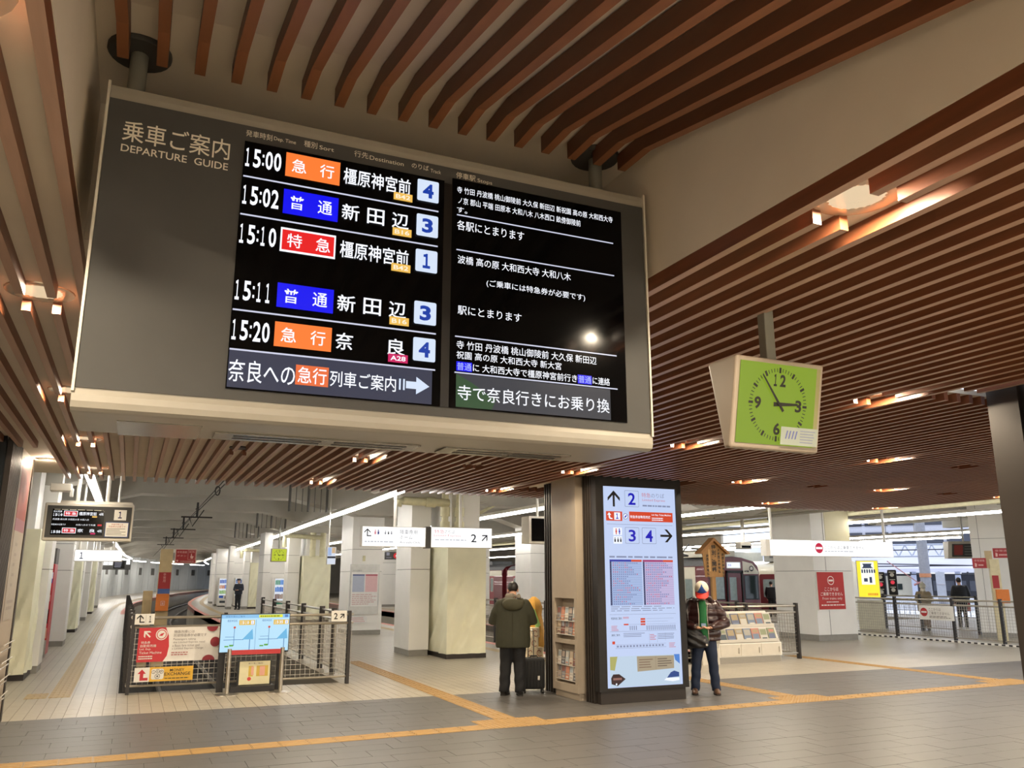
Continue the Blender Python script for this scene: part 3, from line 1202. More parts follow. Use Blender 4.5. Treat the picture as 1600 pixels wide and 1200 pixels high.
p.poly([(6.425, 2.655), (6.445, 2.655), (6.455, 2.615), (6.49, 2.61), (6.49, 2.592), (6.44, 2.597), (6.425, 2.62)], iwh)
p.rect(6.52, 6.625, 2.585, 2.695, iwh)
p.text('1', 6.55, 2.60, 6.592, 2.68, ib, 0.04)
p.disc(6.715, 2.64, 0.045, igr)
p.disc(6.715, 2.64, 0.035, iwh)
p.poly([(6.69, 2.62), (6.72, 2.625), (6.745, 2.665), (6.71, 2.65)], ib)
p.rect(6.78, 7.56, 2.57, 2.715, ir)
p.text('特急券自動発売機', 6.795, 2.615, 7.155, 2.66, iwh, 0.01)
p.text('Ltd. Exp. Ticket Machine', 7.18, 2.655, 7.53, 2.69, iwh, 0.01)
p.lines(7.18, 7.4, 2.585, 2.64, 2, iwh, 0.5, 4, True, True)
p.build('ticket_guide', kio)
p = Print((0, KY - 0.001, 0))
p.lines(6.42, 7.53, 2.03, 2.06, 1, igr, 0.8, 8, False, True)
for a, b_, c1, c2, ct in ((6.42, 6.975, emit('blue head', '2a35b4', 0.8), ir, itl), (6.99, 7.53, emit('red head', 'b03a78', 0.8), ir, itp)):
    p.rect(a, b_, 1.35, 1.975, ct)
    p.rect(a, a + (b_ - a) * 0.67, 1.975, 2.005, c1)
    p.rect(a + (b_ - a) * 0.67, b_, 1.975, 2.005, c2)
    p.rect(a, a + 0.03, 1.35, 1.975, emit('hour column', '3c4470', 0.8))
    rnd = random.Random(int(a * 100))
    rr, rq = [], []
    for i in range(19):
        zz = 1.355 + 0.0325 * i
        kx = a + 0.05
        for j in range(rnd.randint(7, 14)):
            (rq if rnd.random() < 0.25 else rr).append((kx, kx + 0.02, zz + 0.008, zz + 0.024))
            kx += 0.034
        rr.append((a, b_, zz, zz + 0.002))
    p.rects(rr, emit('table ink', '7d8bc0', 0.85))
    p.rects(rq, emit('table red ink', 'c06a90', 0.9))
p.lines(6.42, 7.53, 1.26, 1.345, 3, igr, 0.35, 5, True, True)
p.build('timetable', kio)
p = Print((0, KY - 0.001, 0))
for zz in (1.22, 0.982):
    p.rect(6.40, 7.55, zz, zz + 0.004, igr)
p.text('特急料金ご案内', 6.42, 1.15, 6.60, 1.185, ik)
p.text('運賃ご案内', 6.42, 0.92, 6.56, 0.95, ik)
p.lines(6.62, 6.77, 1.16, 1.19, 2, ipk, 0.5, 2)
p.rects([(6.92, 7.00, 1.14, 1.165), (6.92, 7.00, 1.10, 1.13), (6.92, 7.00, 1.065, 1.09), (6.63, 6.71, 1.07, 1.09), (6.43, 6.475, 0.81, 0.85)], ir)
p.rects([(7.02, 7.5, 1.155, 1.158), (7.02, 7.4, 1.115, 1.118), (6.71, 6.98, 1.078, 1.081), (7.02, 7.54, 1.078, 1.081)] + [(6.73 + 0.035 * i, 6.745 + 0.035 * i, 1.0, 1.06) for i in range(4)] + [(7.02 + 0.035 * i, 7.035 + 0.035 * i, 0.995, 1.06) for i in range(15)], igr)
p.lines(6.42, 6.54, 0.99, 1.07, 5, ipk, 0.4, 12)
p.lines(6.62, 7.02, 0.90, 0.965, 3, igr, 0.4, 13)
p.rects([(6.48, 7.35, 0.75, 0.754), (6.48, 7.35, 0.80, 0.803)] + [(6.5 + 0.055 * i, 6.535 + 0.055 * i, 0.765, 0.79) for i in range(15)] + [(7.06, 7.063, 0.8, 0.95), (7.2, 7.203, 0.82, 0.95), (7.34, 7.343, 0.84, 0.95)], igr)
p.lines(7.07, 7.18, 0.85, 0.94, 4, ipk, 0.4, 15)
p.lines(7.21, 7.54, 0.86, 0.95, 4, igr, 0.4, 16)
p.lines(7.40, 7.53, 0.735, 0.81, 4, ipk, 0.4, 17)
p.build('fare_guide', kio)
p = Print((0, KY - 0.001, 0))
p.rect(6.385, 7.58, 0.225, 0.64, emit('poster sky', 'c2d6ea', 0.95))
p.poly([(6.385, 0.46), (6.46, 0.45), (6.51, 0.64), (6.385, 0.64)], emit('poster leaf', 'b5b26a', 0.9))
p.poly([(7.48, 0.64), (7.58, 0.64), (7.58, 0.50), (7.50, 0.56)], emit('poster blue', '4f86d6', 0.95))
p.poly([(6.84, 0.42), (7.475, 0.445), (7.48, 0.625), (6.835, 0.632)], emit('poster tan', 'b3a48a', 0.85))
p.lines(6.87, 7.12, 0.46, 0.60, 4, emit('poster tan ink', '8a6f5c', 0.8), 0.35, 21)
p.lines(7.19, 7.44, 0.47, 0.60, 4, emit('poster dark ink', '6a5a50', 0.8), 0.35, 22)
p.rect(7.155, 7.158, 0.44, 0.62, emit('poster tan ink', '8a6f5c', 0.8))
p.poly([(6.40, 0.27), (6.50, 0.24), (6.635, 0.33), (6.53, 0.40), (6.43, 0.40), (6.395, 0.35)], emit('poster train dark', '3c2026', 0.7))
p.lines(6.43, 6.57, 0.31, 0.36, 1, emit('poster train window', 'a4746a', 0.9), 0.6, 3, False, True)
p.disc(6.48, 0.265, 0.014, iwh, 8)
p.poly([(7.29, 0.285), (7.44, 0.262), (7.56, 0.275), (7.555, 0.31), (7.33, 0.315)], iwh)
p.poly([(7.34, 0.315), (7.41, 0.39), (7.47, 0.41), (7.555, 0.385), (7.555, 0.325)], emit('poster train blue', '2b4f98', 0.8))
p.build('poster', kio)

# ================================================================ DARK PILLARS AT BOTH SIDES
lp = thing('shop_pillar', 'dark pillar at the left edge with a red poster and leaflet rack', 'pillar', (-1.9, 11.6, 0))
MB().box(-2.9, -1.36, 10.55, 12.74, 0, 3.27).build('core', mat('pillar navy glass', '23282c', 0.15, 0.2), lp)
for yy in [10.56 + 0.085 * i for i in range(11)]:
    o = bpy.data.objects.new('rib', rib_me)
    COL.objects.link(o)
    o.parent = lp
    o.location = (-1.35 + 1.9, yy - 11.6, 0)
m = MB()
m.box(-1.36, -1.285, 12.62, 12.74, 0, 3.27)
m.build('corner_post', dark_metal, lp)
MB().box(-1.36, -1.30, 11.5, 12.62, 0.0, 3.27).build('side_panel', wm, lp)
p = Print((-1.298, 12.62, 0), (0, -1, 0), (0, 0, 1))
p.U = Vector((0, 1, 0))
p.O = Vector((-1.298, 0, 0))
p.n = Vector((1, 0, 0))
p.rect(11.6, 12.55, 2.45, 3.18, flat('shop poster red', '8a3833'))
p.rect(11.6, 12.55, 2.3, 2.45, flat('poster purple', '8c5a66'))
p.rect(11.6, 12.55, 1.25, 2.3, flat('shop poster cream', '9c9386'))
p.disc(12.1, 2.85, 0.2, flat('poster dark red', '7c2f2c'))
p.lines(11.75, 12.4, 1.35, 1.5, 2, flat('poster grey', '8b8378'), 0.5, 3)
p.lines(11.85, 12.1, 1.6, 2.2, 5, flat('poster grey', '8b8378'), 0.3, 7)
p.build('poster', lp)
for zz in (0.3, 0.5, 0.7, 0.9):
    MB().tube([(-1.27, 11.6, zz), (-1.27, 12.5, zz)], 0.008, 6).tube([(-1.24, 11.6, zz + 0.08), (-1.24, 12.5, zz + 0.08)], 0.008, 6).build('rack_wire', clear, lp)

RPX = -0.07
rp = thing('shop_pillar', 'dark bronze ribbed pillar cutting the right edge of the view', 'pillar', (6.9, 4.05, 0))
MB().box(6.33 + RPX, 7.5, 3.6, 4.45, 0, 3.9).build('core', dark_metal, rp)
m = MB()
for a, b in ((3.62, 3.83), (3.88, 4.14), (4.19, 4.45)):
    m.box(6.29 + RPX, 6.34 + RPX, a, b, 0, 3.9)
m.build('side_panel', dark_metal, rp)
for i in range(5):
    MB().box(6.36 + 0.22 * i, 6.55 + 0.22 * i, 3.56, 3.62, 0, 3.9).build('front_panel', dark_metal, rp)


# ================================================================ COLUMNS
def column(label, x0, x1, y0, y1, z1=3.75, seams=(1.93, 2.62), m=None, base=0.13, group=None):
    t = thing('column', label, 'column', ((x0 + x1) / 2, (y0 + y1) / 2, 0), 0, group)
    MB().box(x0 + 0.03, x1 - 0.03, y0 + 0.03, y1 - 0.03, 0, z1).build('core', concrete_dark, t)
    MB().box(x0 + 0.012, x1 - 0.012, y0 + 0.012, y1 - 0.012, 0, base).build('base', base_grey, t)
    zs = [base] + list(seams) + [z1]
    for a, b in zip(zs, zs[1:]):
        xm = x0 + (x1 - x0) * 0.0
        MB().box(x0, x1, y0, y1, a + 0.006, b - 0.006).build('panel', m or col_white, t)
    return t


def wrapped(label, x0, x1, y0, y1, zt, z1=3.75):
    t = thing('wrapped_column', label, 'column', ((x0 + x1) / 2, (y0 + y1) / 2, 0))
    MB().box(x0 + 0.12, x1 - 0.12, y0 + 0.12, y1 - 0.12, 0, z1).build('core', col_white, t)
    MB().box(x0 - 0.01, x1 + 0.01, y0 - 0.01, y1 + 0.01, 0, 0.10).build('base', dark_metal, t)
    # loose cloth: a subdivided sleeve with slanting folds
    m = MB()
    per = [(x0, y0), (x1, y0), (x1, y1), (x0, y1)]
    pts = []
    for (xa, ya), (xb, yb) in zip(per, per[1:] + per[:1]):
        for i in range(16):
            pts.append((xa + (xb - xa) * i / 16, ya + (yb - ya) * i / 16, i))
    N = len(pts)
    R = 44
    cx, cy = (x0 + x1) / 2, (y0 + y1) / 2
    for r in range(R + 1):
        z = 0.10 + (zt - 0.10) * r / R
        for k, (x, y, i) in enumerate(pts):
            e_ = min(1, min(i, 16 - i) / 3.0)
            f = 0.036 * math.sin(6.5 * z - 0.9 * i + 0.5 * math.sin(2.2 * z + k)) + 0.020 * math.sin(13 * z - 1.5 * i + math.sin(3 * z))
            f *= e_ * (0.5 + 0.5 * math.sin(z * 1.3 + 1))
            dx, dy = x - cx, y - cy
            nx, ny = (0, -1) if k < 16 else ((1, 0) if k < 32 else ((0, 1) if k < 48 else (-1, 0)))
            m.v.append((x + nx * f, y + ny * f, z))
    for r in range(R):
        for k in range(N):
            k2 = (k + 1) % N
            m.f.append((r * N + k, r * N + k2, (r + 1) * N + k2, (r + 1) * N + k))
            m.m.append(0)
    m.f.append(tuple(R * N + k for k in range(N)))
    m.m.append(0)
    m.build('cloth', cream_cloth, t, smooth=True)
    return t


column('white panelled column beside the cloth-wrapped column on the middle platform', 5.95, 6.42, 19.0, 20.2, 3.8)
wrapped('column wrapped in cream cloth on a dark base, right behind the lit hanging signs', 6.52, 7.45, 18.05, 19.75, 2.72, 3.8)
t = column('white column carrying a framed timetable on the middle platform', 6.40, 7.42, 26.65, 28.2, 3.8)
MB().box(6.36, 7.30, 26.60, 26.66, 0.62, 2.15).build('timetable_frame', mat('aluminium', 'b9bab8', 0.35, 0.7), t)
p = Print((0, 26.6, 0))
p.rect(6.40, 7.26, 0.86, 1.90, flat('poster white', 'e0dfdc'))
p.rect(6.44, 6.82, 1.30, 1.80, flat('table blue', 'aeb6c9'))
p.rect(6.85, 7.24, 1.30, 1.80, flat('table pink', 'd9b3b6'))
p.rect(6.44, 6.82, 1.80, 1.84, flat('table blue head', '3d4a80'))
p.rect(6.85, 7.24, 1.80, 1.84, flat('table red head', 'a83a50'))
p.text('のりば案内', 6.44, 1.93, 6.72, 1.98, flat('poster ink', '4a4d5a'))
p.lines(6.44, 7.24, 0.90, 1.25, 6, flat('poster pink ink', 'c08a8c'), 0.3, 5, True, True)
p.rect(6.42, 6.95, 0.35, 0.57, flat('poster white', 'e0dfdc'))
p.lines(6.45, 6.9, 0.38, 0.54, 3, flat('poster pink ink', 'c08a8c'), 0.35, 9)
p.build('timetable', t)
MB().box(6.75, 6.83, 26.62, 26.65, 2.25, 2.42).build('switch_box', pipe_cream, t)
column('third white column on the middle platform, left of the vending machine', 4.8, 5.1, 34.6, 36.0, 3.5, (1.93, 2.62))
wrapped('cream cloth-wrapped column right of the lit vending machine', 6.4, 7.5, 34.8, 36.5, 2.6)
column('white column right of the lit vending machine on the middle platform', 5.85, 6.32, 35.2, 36.0, 3.5)
column('slim white column between the two far vending machines', 5.14, 5.42, 50.6, 51.4, 3.5)
column('pale panel behind the far vending machine right of the slim column', 5.62, 6.6, 56, 57, 3.5)
column('pale panel behind the leftmost far vending machine', 4.95, 5.58, 56, 57, 3.5)
wrapped('small cream cloth-wrapped column behind the standing guard', 6.35, 7.15, 51, 52.5, 2.57)
column('white column right of the two far vending machines', 6.0, 6.3, 50.8, 51.6, 3.5)
column('farthest slim white column where the middle platform curves away', 5.2, 5.5, 62, 63.5, 3.4)
# left platform row
wrapped('cream cloth-wrapped column nearest on the left platform', -2.35, -1.52, 17.4, 18.5, 2.6)
column('white column right behind the nearest wrapped column on the left platform', -2.1, -1.40, 18.55, 19.4, 3.8, (1.9, 2.6), col_white)
column('white column on the left platform beside the red machine', -2.3, -1.40, 25.4, 26.4, 3.8)
wrapped('second cream cloth-wrapped column on the left platform', -2.3, -1.45, 31.6, 32.6, 2.6)
column('white column behind the second wrapped column on the left platform', -2.2, -1.42, 32.7, 33.6, 3.8)
column('fourth white column along the left platform', -2.3, -1.48, 40, 41, 3.8)
wrapped('farthest cream cloth-wrapped column on the left platform', -2.3, -1.5, 47.0, 48, 2.6)
column('fifth white column along the left platform', -2.3, -1.48, 48.1, 49, 3.8)
column('last white column along the left platform', -2.3, -1.5, 56, 57, 3.8)
# right-hand platform
t = column('large white column carrying a red no entry notice', 17.85, 19.33, 18.70, 20.35, 3.9, (1.93, 2.72), col_white, 0.16)
MB().box(18.38, 19.32, 18.688, 18.7, 2.73, 3.88).build('yellowed_panel', col_warm, t, label='yellowed upper panel')
MB().box(18.30, 18.305, 18.69, 18.70, 0.16, 3.88).build('seam', concrete_dark, t)
MB().box(17.89, 18.93, 18.672, 18.69, 0.84, 1.915).build('notice_board', white_paint, t)
p = Print((0, 18.67, 0))
nr = flat('notice red', 'b83430')
nw = flat('notice white', 'f0e4dc')
p.rect(17.91, 18.91, 0.86, 1.895, nr)
p.disc(18.42, 1.66, 0.125, nw)
p.disc(18.42, 1.66, 0.105, nr)
p.rect(18.335, 18.505, 1.635, 1.685, nw)
p.text('ここからは', 18.16, 1.37, 18.68, 1.47, nw, 0.01)
p.text('ご乗車できません', 18.0, 1.235, 18.83, 1.335, nw, 0.01)
p.text('From trains only', 18.06, 1.11, 18.80, 1.195, nw)
p.lines(18.2, 18.65, 1.045, 1.08, 1, nw, 0.7, 2, False, True)
p.lines(18.0, 18.87, 0.955, 1.00, 1, nw, 0.7, 3, False, True)
p.build('notice', t)
column('grey white column seen right of the wrapped column, across the second track', 13.7, 14.7, 35.2, 36.5, 3.9)
column('white column behind the man in the olive coat, across the second track', 13.6, 14.9, 28.6, 30, 3.9)
column('pale column behind the small red platform four display', 14.2, 15.4, 51, 52.5, 3.6)
t = thing('column', 'broad white wall column at the right behind the orange alarm box', 'column', (23.5, 17.95, 0), -0.92)
MB().box(0.02, 4.2, 0.03, 0.9, 0, 4.4).build('core', concrete_dark, t, local=True)
for a, b in ((0.0, 0.22), (0.23, 2.2), (2.21, 4.2)):
    for c_, d_ in ((0.14, 2.9), (2.91, 4.4)):
        MB().box(a, b, 0, 0.88, c_, d_).build('panel', col_white, t, local=True)
MB().box(0.01, 4.2, 0.01, 0.9, 0, 0.14).build('base', base_grey, t, local=True)

# ================================================================ FENCES
fence_black = mat('fence black', '26211e', 0.45)


def fence(label, p0, p1, posts, h=1.19, inward=0.0, mesh=True, post_w=0.05, group=None, z0=0.0):
    a, b = Vector((p0[0], p0[1], z0)), Vector((p1[0], p1[1], z0))
    d = (b - a)
    L = d.length
    d.normalize()
    n = Vector((-d.y, d.x, 0))
    t = thing('railing', label, 'railing', tuple((a + b) / 2), 0, group)
    for s in posts:
        c = a + d * s
        m = MB()
        q = [c - d * post_w / 2 - n * 0.05, c + d * post_w / 2 - n * 0.05, c + d * post_w / 2 + n * 0.05, c - d * post_w / 2 + n * 0.05]
        m.hexa(q + [v + Vector((0, 0, h)) for v in q])
        m.build('post', fence_black, t)
    for z, r in ((h - 0.06, 0.022), (h - 0.20, 0.022), (0.12, 0.018)):
        up = Vector((0, 0, z))
        MB().tube([a + up, b + up], r, 8).build('rail', rail_tube, t, smooth=True)
    if mesh:
        m = MB()
        k = 0.003
        for i in range(int(L / 0.08)):
            c = a + d * (0.04 + 0.08 * i)
            q = [c - d * k - n * k, c + d * k - n * k, c + d * k + n * k, c - d * k + n * k]
            m.hexa([v + Vector((0, 0, 0.14)) for v in q] + [v + Vector((0, 0, h - 0.22)) for v in q])
        zz = 0.18
        while zz < h - 0.22:
            q = [a - n * k, b - n * k, b + n * k, a + n * k]
            m.hexa([v + Vector((0, 0, zz - k)) for v in q] + [v + Vector((0, 0, zz + k)) for v in q])
            zz += 0.08
        m.build('wire_mesh', rail_tube, t, kind='stuff')
    return t


F1 = fence('black post railing with wire mesh across the end of track one', (0.14, 14.7), (3.53, 14.7), [0.0, 1.36, 3.39])
fence('railing running back along the left platform, seen almost end on', (0.12, 14.75), (0.04, 31), [0.3 + 1.5 * i for i in range(11)])
fence('railing running back along the middle platform behind the lit route screen', (3.6, 14.75), (3.6, 26), [1.45, 2.55, 4.55, 6.6, 8.7, 10.8])
fence('railing across the end of track two behind the leaflet shelves', (9.4, 15.0), (13.72, 15.0), [0.0, 1.45, 2.9, 4.3])
fence('railing running back beside track two behind the man with the suitcase', (9.4, 15.05), (9.4, 25), [0.6, 2.2, 3.85, 5.4, 7.0, 8.7])
fence('railing running back on the right of track two', (13.72, 15.05), (13.72, 26), [2.0, 4.0, 6.0, 8.0, 10.5])
FR = fence('long railing at the right carrying a white no entry panel', (21.0, 20.6), (21.0, 12.9), [1.8, 3.75, 5.2, 7.2])
fence('second railing farther back on the right platform', (24.4, 22.4), (24.4, 17.6), [0.1, 1.6, 3.7])
MB().box(20.93, 21.07, 12.9, 20.6, 0, 0.05).build('kerb', white_paint, FR)
m = MB()
for i in range(38):
    m.box(20.925, 20.93, 12.95 + 0.2 * i, 13.05 + 0.2 * i, 0.005, 0.045)
m.build('kerb_dash', fence_black, FR, kind='stuff')
# signs on the track one railing
sig_w = flat('sign white', 'd9d7d0')
sig_k = flat('sign black', '23201e')


def plate(name, label, cat, x0, x1, z0, z1, y, m=None, th=0.012):
    o = thing(name, label, cat, ((x0 + x1) / 2, y, z0))
    MB().box(x0, x1, y, y + th, z0, z1).build('plate', m or sig_w, o)
    return o


t = plate('direction_sign', 'small white sign with bent arrow to track 1 on the railing corner', 'sign', 0.15, 0.43, 1.035, 1.195, 14.60)
p = Print((0, 14.6, 0))
p.arrow(0.225, 1.13, 0.11, 90, sig_k, 0.17)
p.rect(0.216, 0.29, 1.062, 1.08, sig_k)
p.rect(0.305, 0.308, 1.05, 1.18, flat('sign grey', '8a8884'))
p.text('1', 0.352, 1.065, 0.385, 1.165, sig_k, 0.02)
p.build('lettering', t)
t = plate('direction_sign', 'small white sign with 2 and slanting arrow on the railing end', 'sign', 3.20, 3.46, 1.02, 1.195, 14.60)
p = Print((0, 14.6, 0))
p.text('2', 3.24, 1.055, 3.305, 1.16, sig_k, 0.02)
p.arrow(3.385, 1.11, 0.10, 45, sig_k, 0.17)
p.build('lettering', t)
t = plate('ticket_banner', 'long red and white banner about express tickets hung on the railing', 'banner', 0.225, 1.44, 0.475, 0.985, 14.60, flat('banner white', 'dcd8d2'))
p = Print((0, 14.6, 0))
br_ = flat('banner red', 'b92b33')
p.poly([(0.225, 0.475), (0.60, 0.475), (0.655, 0.56), (0.675, 0.70), (0.66, 0.86), (0.61, 0.985), (0.225, 0.985)], br_)
p.arrow(0.345, 0.89, 0.13, 135, sig_w, 0.17)
p.disc(0.555, 0.88, 0.085, sig_w)
p.disc(0.555, 0.88, 0.072, br_, 24)
p.disc(0.555, 0.88, 0.060, sig_w)
p.poly([(0.515, 0.862), (0.565, 0.858), (0.595, 0.905), (0.55, 0.895)], br_)
p.text('特急券', 0.27, 0.745, 0.40, 0.785, sig_w)
p.text('自動発売機', 0.262, 0.695, 0.49, 0.735, sig_w)
p.text('Ltd. Exp.', 0.255, 0.645, 0.42, 0.682, sig_w)
p.text('Ticket Machine', 0.255, 0.595, 0.575, 0.632, sig_w)
p.lines(0.25, 0.45, 0.51, 0.575, 2, sig_w, 0.5, 4, False, True)
bg = flat('banner grey', '77706c')
p.text('特急列車には', 0.735, 0.895, 1.035, 0.94, bg)
p.text('別途特急券が必要です', 0.73, 0.84, 1.22, 0.885, bg)
p.text('Passengers taking', 0.73, 0.78, 1.06, 0.82, bg)
p.text('the Limited Express need', 0.73, 0.735, 1.20, 0.772, bg)
p.text('a Basic fare ticket and', 0.725, 0.69, 1.12, 0.727, bg)
p.text('a Limited Express Charge', 0.72, 0.642, 1.18, 0.68, bg)
p.lines(0.715, 1.05, 0.555, 0.62, 2, flat('banner red grey', 'a86a68'), 0.5, 6, True, True)
bm_ = flat('banner maroon', '8b2430')
p.disc(1.355, 0.75, 0.075, bm_)
p.poly([(1.27 + 0.085 * math.cos(a) + 0.03, 0.985 + 0.075 * math.sin(a)) for a in [PI + PI * i / 10 for i in range(11)]], bm_)
p.poly([(1.27 + 0.095 * math.cos(a), 0.475 + 0.08 * math.sin(a)) for a in [PI * i / 10 for i in range(11)]], bm_)
p.build('print', t)
t = plate('exchange_sign', 'yellow money exchange sign with red arrow low on the railing', 'sign', 0.215, 1.06, 0.185, 0.395, 14.60, flat('exchange yellow', 'd8a934'))
p = Print((0, 14.6, 0))
p.rect(0.215, 0.43, 0.185, 0.395, sig_w)
rr_ = flat('exchange red', 'b52430')
p.poly([(0.26, 0.305), (0.32, 0.37), (0.38, 0.305), (0.345, 0.305), (0.345, 0.245), (0.41, 0.245), (0.41, 0.205), (0.295, 0.205), (0.295, 0.305)], rr_)
p.rrect(0.455, 0.635, 0.215, 0.37, 0.03, sig_w)
for cx_, ch in ((0.485, 'G'), (0.545, 'E'), (0.600, 'P')):
    p.disc(cx_, 0.325 + (0.012 if ch == 'E' else 0), 0.028, sig_k, 14)
    p.disc(cx_, 0.325 + (0.012 if ch == 'E' else 0), 0.022, sig_w, 14)
    dz_ = 0.012 if ch == 'E' else 0
    p.text(ch, cx_ - 0.010, 0.311 + dz_, cx_ + 0.010, 0.339 + dz_, sig_k)
p.disc(0.545, 0.262, 0.037, sig_k, 16)
p.disc(0.545, 0.262, 0.031, sig_w, 16)
p.text('¥', 0.528, 0.245, 0.562, 0.28, sig_k, 0.02)
p.text('MONEY', 0.72, 0.325, 0.93, 0.365, sig_k, 0.004)
p.text('EXCHANGE', 0.645, 0.265, 1.02, 0.312, sig_k, 0.006)
p.lines(0.65, 1.0, 0.215, 0.235, 1, sig_k, 0.6, 5, False, True)
p.build('print', t)

# lit route screen in front of the railing
ts = thing('route_screen', 'lit blue route map screen standing in front of the railing', 'screen', (1.92, 14.35, 0))
MB().box(1.39, 2.46, 14.30, 14.36, 0.585, 1.18).build('frame', black_metal, ts)
MB().box(1.40, 1.50, 14.36, 14.42, 0, 0.9).box(2.3, 2.4, 14.36, 14.42, 0, 0.9).build('stand', black_metal, ts)
p = Print((0, 14.3, 0))
sb = emit('route blue', 'b9e3fb', 1.0)
p.rect(1.40, 2.45, 0.605, 1.17, sb)
p.rect(1.40, 2.45, 1.115, 1.17, emit('route head', '8fc8f2', 0.95))
p.text('特急列車のご案内', 1.46, 1.128, 1.75, 1.158, emit('route ink', '4a7fc0', 0.9))
p.rect(1.97, 2.34, 1.12, 1.165, emit('route yellow', 'e8ea38', 1.0))
p.rect(2.375, 2.425, 1.122, 1.162, emit('route dark', '5a86c8', 0.9))
p.lines(1.99, 2.3, 1.128, 1.155, 1, emit('route olive', '6d7a1c', 0.8), 0.6, 4, False, True)
for dx, tm, pl in ((0.0, '15:10', '1'), (0.53, '15:35', '2')):
    p.text('橿原神宮前', 1.49 + dx, 1.06, 1.64 + dx, 1.095, emit('route ink', '4a7fc0', 0.9))
    p.rect(1.67 + dx, 1.91 + dx, 1.01, 1.085, emit('route gold', 'e3bb4e', 1.0))
    p.digits(tm, 1.685 + dx, 1.025, 1.82 + dx, 1.07, iwh, 0.02)
    p.rect(1.85 + dx, 1.895 + dx, 1.02, 1.075, iwh)
    p.text(pl, 1.865 + dx, 1.03, 1.88 + dx, 1.065, ib, 0.02)
    p.poly([(1.73 + dx, 0.79), (1.88 + dx, 0.95), (1.90 + dx, 0.79)], emit('route water', '6fbbe8', 0.95))
    p.rects([(1.60 + dx, 1.608 + dx, 0.70, 0.97), (1.45 + dx, 1.75 + dx, 0.785, 0.793), (1.47 + dx, 1.6 + dx, 0.83, 0.836), (1.84 + dx, 1.852 + dx, 0.63, 0.79)], emit('route line', '4d86c2', 0.9))
    p.disc(1.605 + dx, 0.975, 0.018, emit('route red', 'd84a3a', 0.9), 10)
    p.rects([(1.47 + dx, 1.53 + dx, 0.68, 0.70), (1.54 + dx, 1.6 + dx, 0.69, 0.715)], emit('route green', '5fae3f', 0.9))
p.rect(1.925, 1.93, 0.62, 1.09, emit('route line', '4d86c2', 0.9))
p.build('route_map', ts)
tb = thing('belt_barrier', 'two silver barrier posts joined by a red belt before the screen', 'barrier', (1.94, 14.2, 0))
for xx in (1.53, 2.33):
    MB().tube([(xx, 14.06, 0.012), (xx, 14.06, 0.67)], 0.032, 14).build('post', steel, tb, smooth=True)
    MB().lathe([(0.0, 0.022), (0.05, 0.02), (0.17, 0.008), (0.175, 0.0)], xx, 14.06, 22).build('foot', steel, tb, smooth=True)
MB().box(1.55, 2.31, 14.055, 14.065, 0.58, 0.65).build('belt', red_paint, tb)
tp = thing('poster_stand', 'small black stand with a yellow floor plan poster', 'poster stand', (1.96, 14.38, 0))
MB().box(1.60, 2.27, 14.24, 14.5, 0.0, 0.09).build('base', black_metal, tp)
MB().box(1.70, 2.22, 14.36, 14.40, 0.09, 0.46).build('board', black_metal, tp)
p = Print((0, 14.36, 0))
p.rect(1.73, 2.20, 0.10, 0.45, flat('plan cream', 'd6cfa8'))
p.rects([(1.87, 1.94, 0.22, 0.38), (1.99, 2.17, 0.22, 0.38)], flat('plan yellow', 'c8a948'))
p.rects([(1.91, 1.95, 0.24, 0.37), (2.04, 2.12, 0.23, 0.37)], flat('plan pink', 'd7a08c'))
p.disc(1.885, 0.185, 0.03, flat('plan red', 'c23c34'), 12)
p.text('乗り場ご案内', 1.86, 0.405, 2.08, 0.43, bg)
p.build('print', tp)
# panel on the right-hand railing
o = thing('no_entry_panel', 'white no entry panel hung on the long right railing', 'sign', (20.94, 17.35, 0.57))
MB().box(20.93, 20.95, 16.78, 17.9, 0.57, 0.965).build('plate', sig_w, o)
p = Print((20.928, 17.9, 0.57), (0, -1, 0), (0, 0, 1))
ne = flat('no entry red', 'a92a2c')
p.disc(0.16, 0.21, 0.12, ne)
p.rect(0.07, 0.25, 0.19, 0.235, sig_w)
p.text('ここからは', 0.33, 0.25, 0.72, 0.33, bg)
p.text('ご乗車できません', 0.33, 0.15, 1.0, 0.23, bg)
p.lines(0.33, 1.05, 0.05, 0.12, 2, bg, 0.5, 5, True, True)
p.build('lettering', o)

# ================================================================ HANGING SIGNS
t = thing('platform_display', 'grey hanging display for platform 1 with train times', 'display', (-0.65, 15.15, 2.32))
MB().bbox(-1.30, -0.02, 15.0, 15.28, 2.31, 2.90, 0.02).build('housing', pale_metal, t)
MB().box(-1.26, -0.05, 14.985, 15.0, 2.36, 2.855).build('face', board_grey, t)
MB().box(-1.185, -0.45, 14.98, 14.99, 2.40, 2.80).build('screen', screen_black, t)
MB().box(-1.1, -0.05, 15.1, 15.16, 2.90, 2.945).build('channel', pale_metal, t)
for xx in (-0.86, -0.43):
    MB().tube([(xx, 15.13, 2.94), (xx, 15.13, 4.75)], 0.03, 10).build('pole', white_paint, t, smooth=True)
p = Print((0, 14.98, 0))
dr = emit('small red', 'd82330', 0.95)
for zz, tm, d1, cd, cc in ((2.70, '15:10', '橿原神宮前', 'B42', YEL_LIT), (2.435, '15:50', '奈   良', 'A28', MAG_LIT)):
    p.digits(tm, -1.175, zz - 0.01, -1.04, zz + 0.03, W_LIT, 0.03)
    p.rect(-1.025, -0.83, zz - 0.01, zz + 0.075, W_LIT)
    p.rect(-1.017, -0.838, zz - 0.002, zz + 0.067, dr)
    p.text('特 急', -1.0, zz + 0.012, -0.85, zz + 0.053, W_LIT, 0.01)
    p.text(d1, -0.81, zz + 0.008, -0.56, zz + 0.062, W_LIT, 0.01)
    p.text('4両', -0.525, zz + 0.01, -0.462, zz + 0.05, W_LIT, 0.01)
    p.rect(-0.62, -0.55, zz - 0.022, zz, cc)
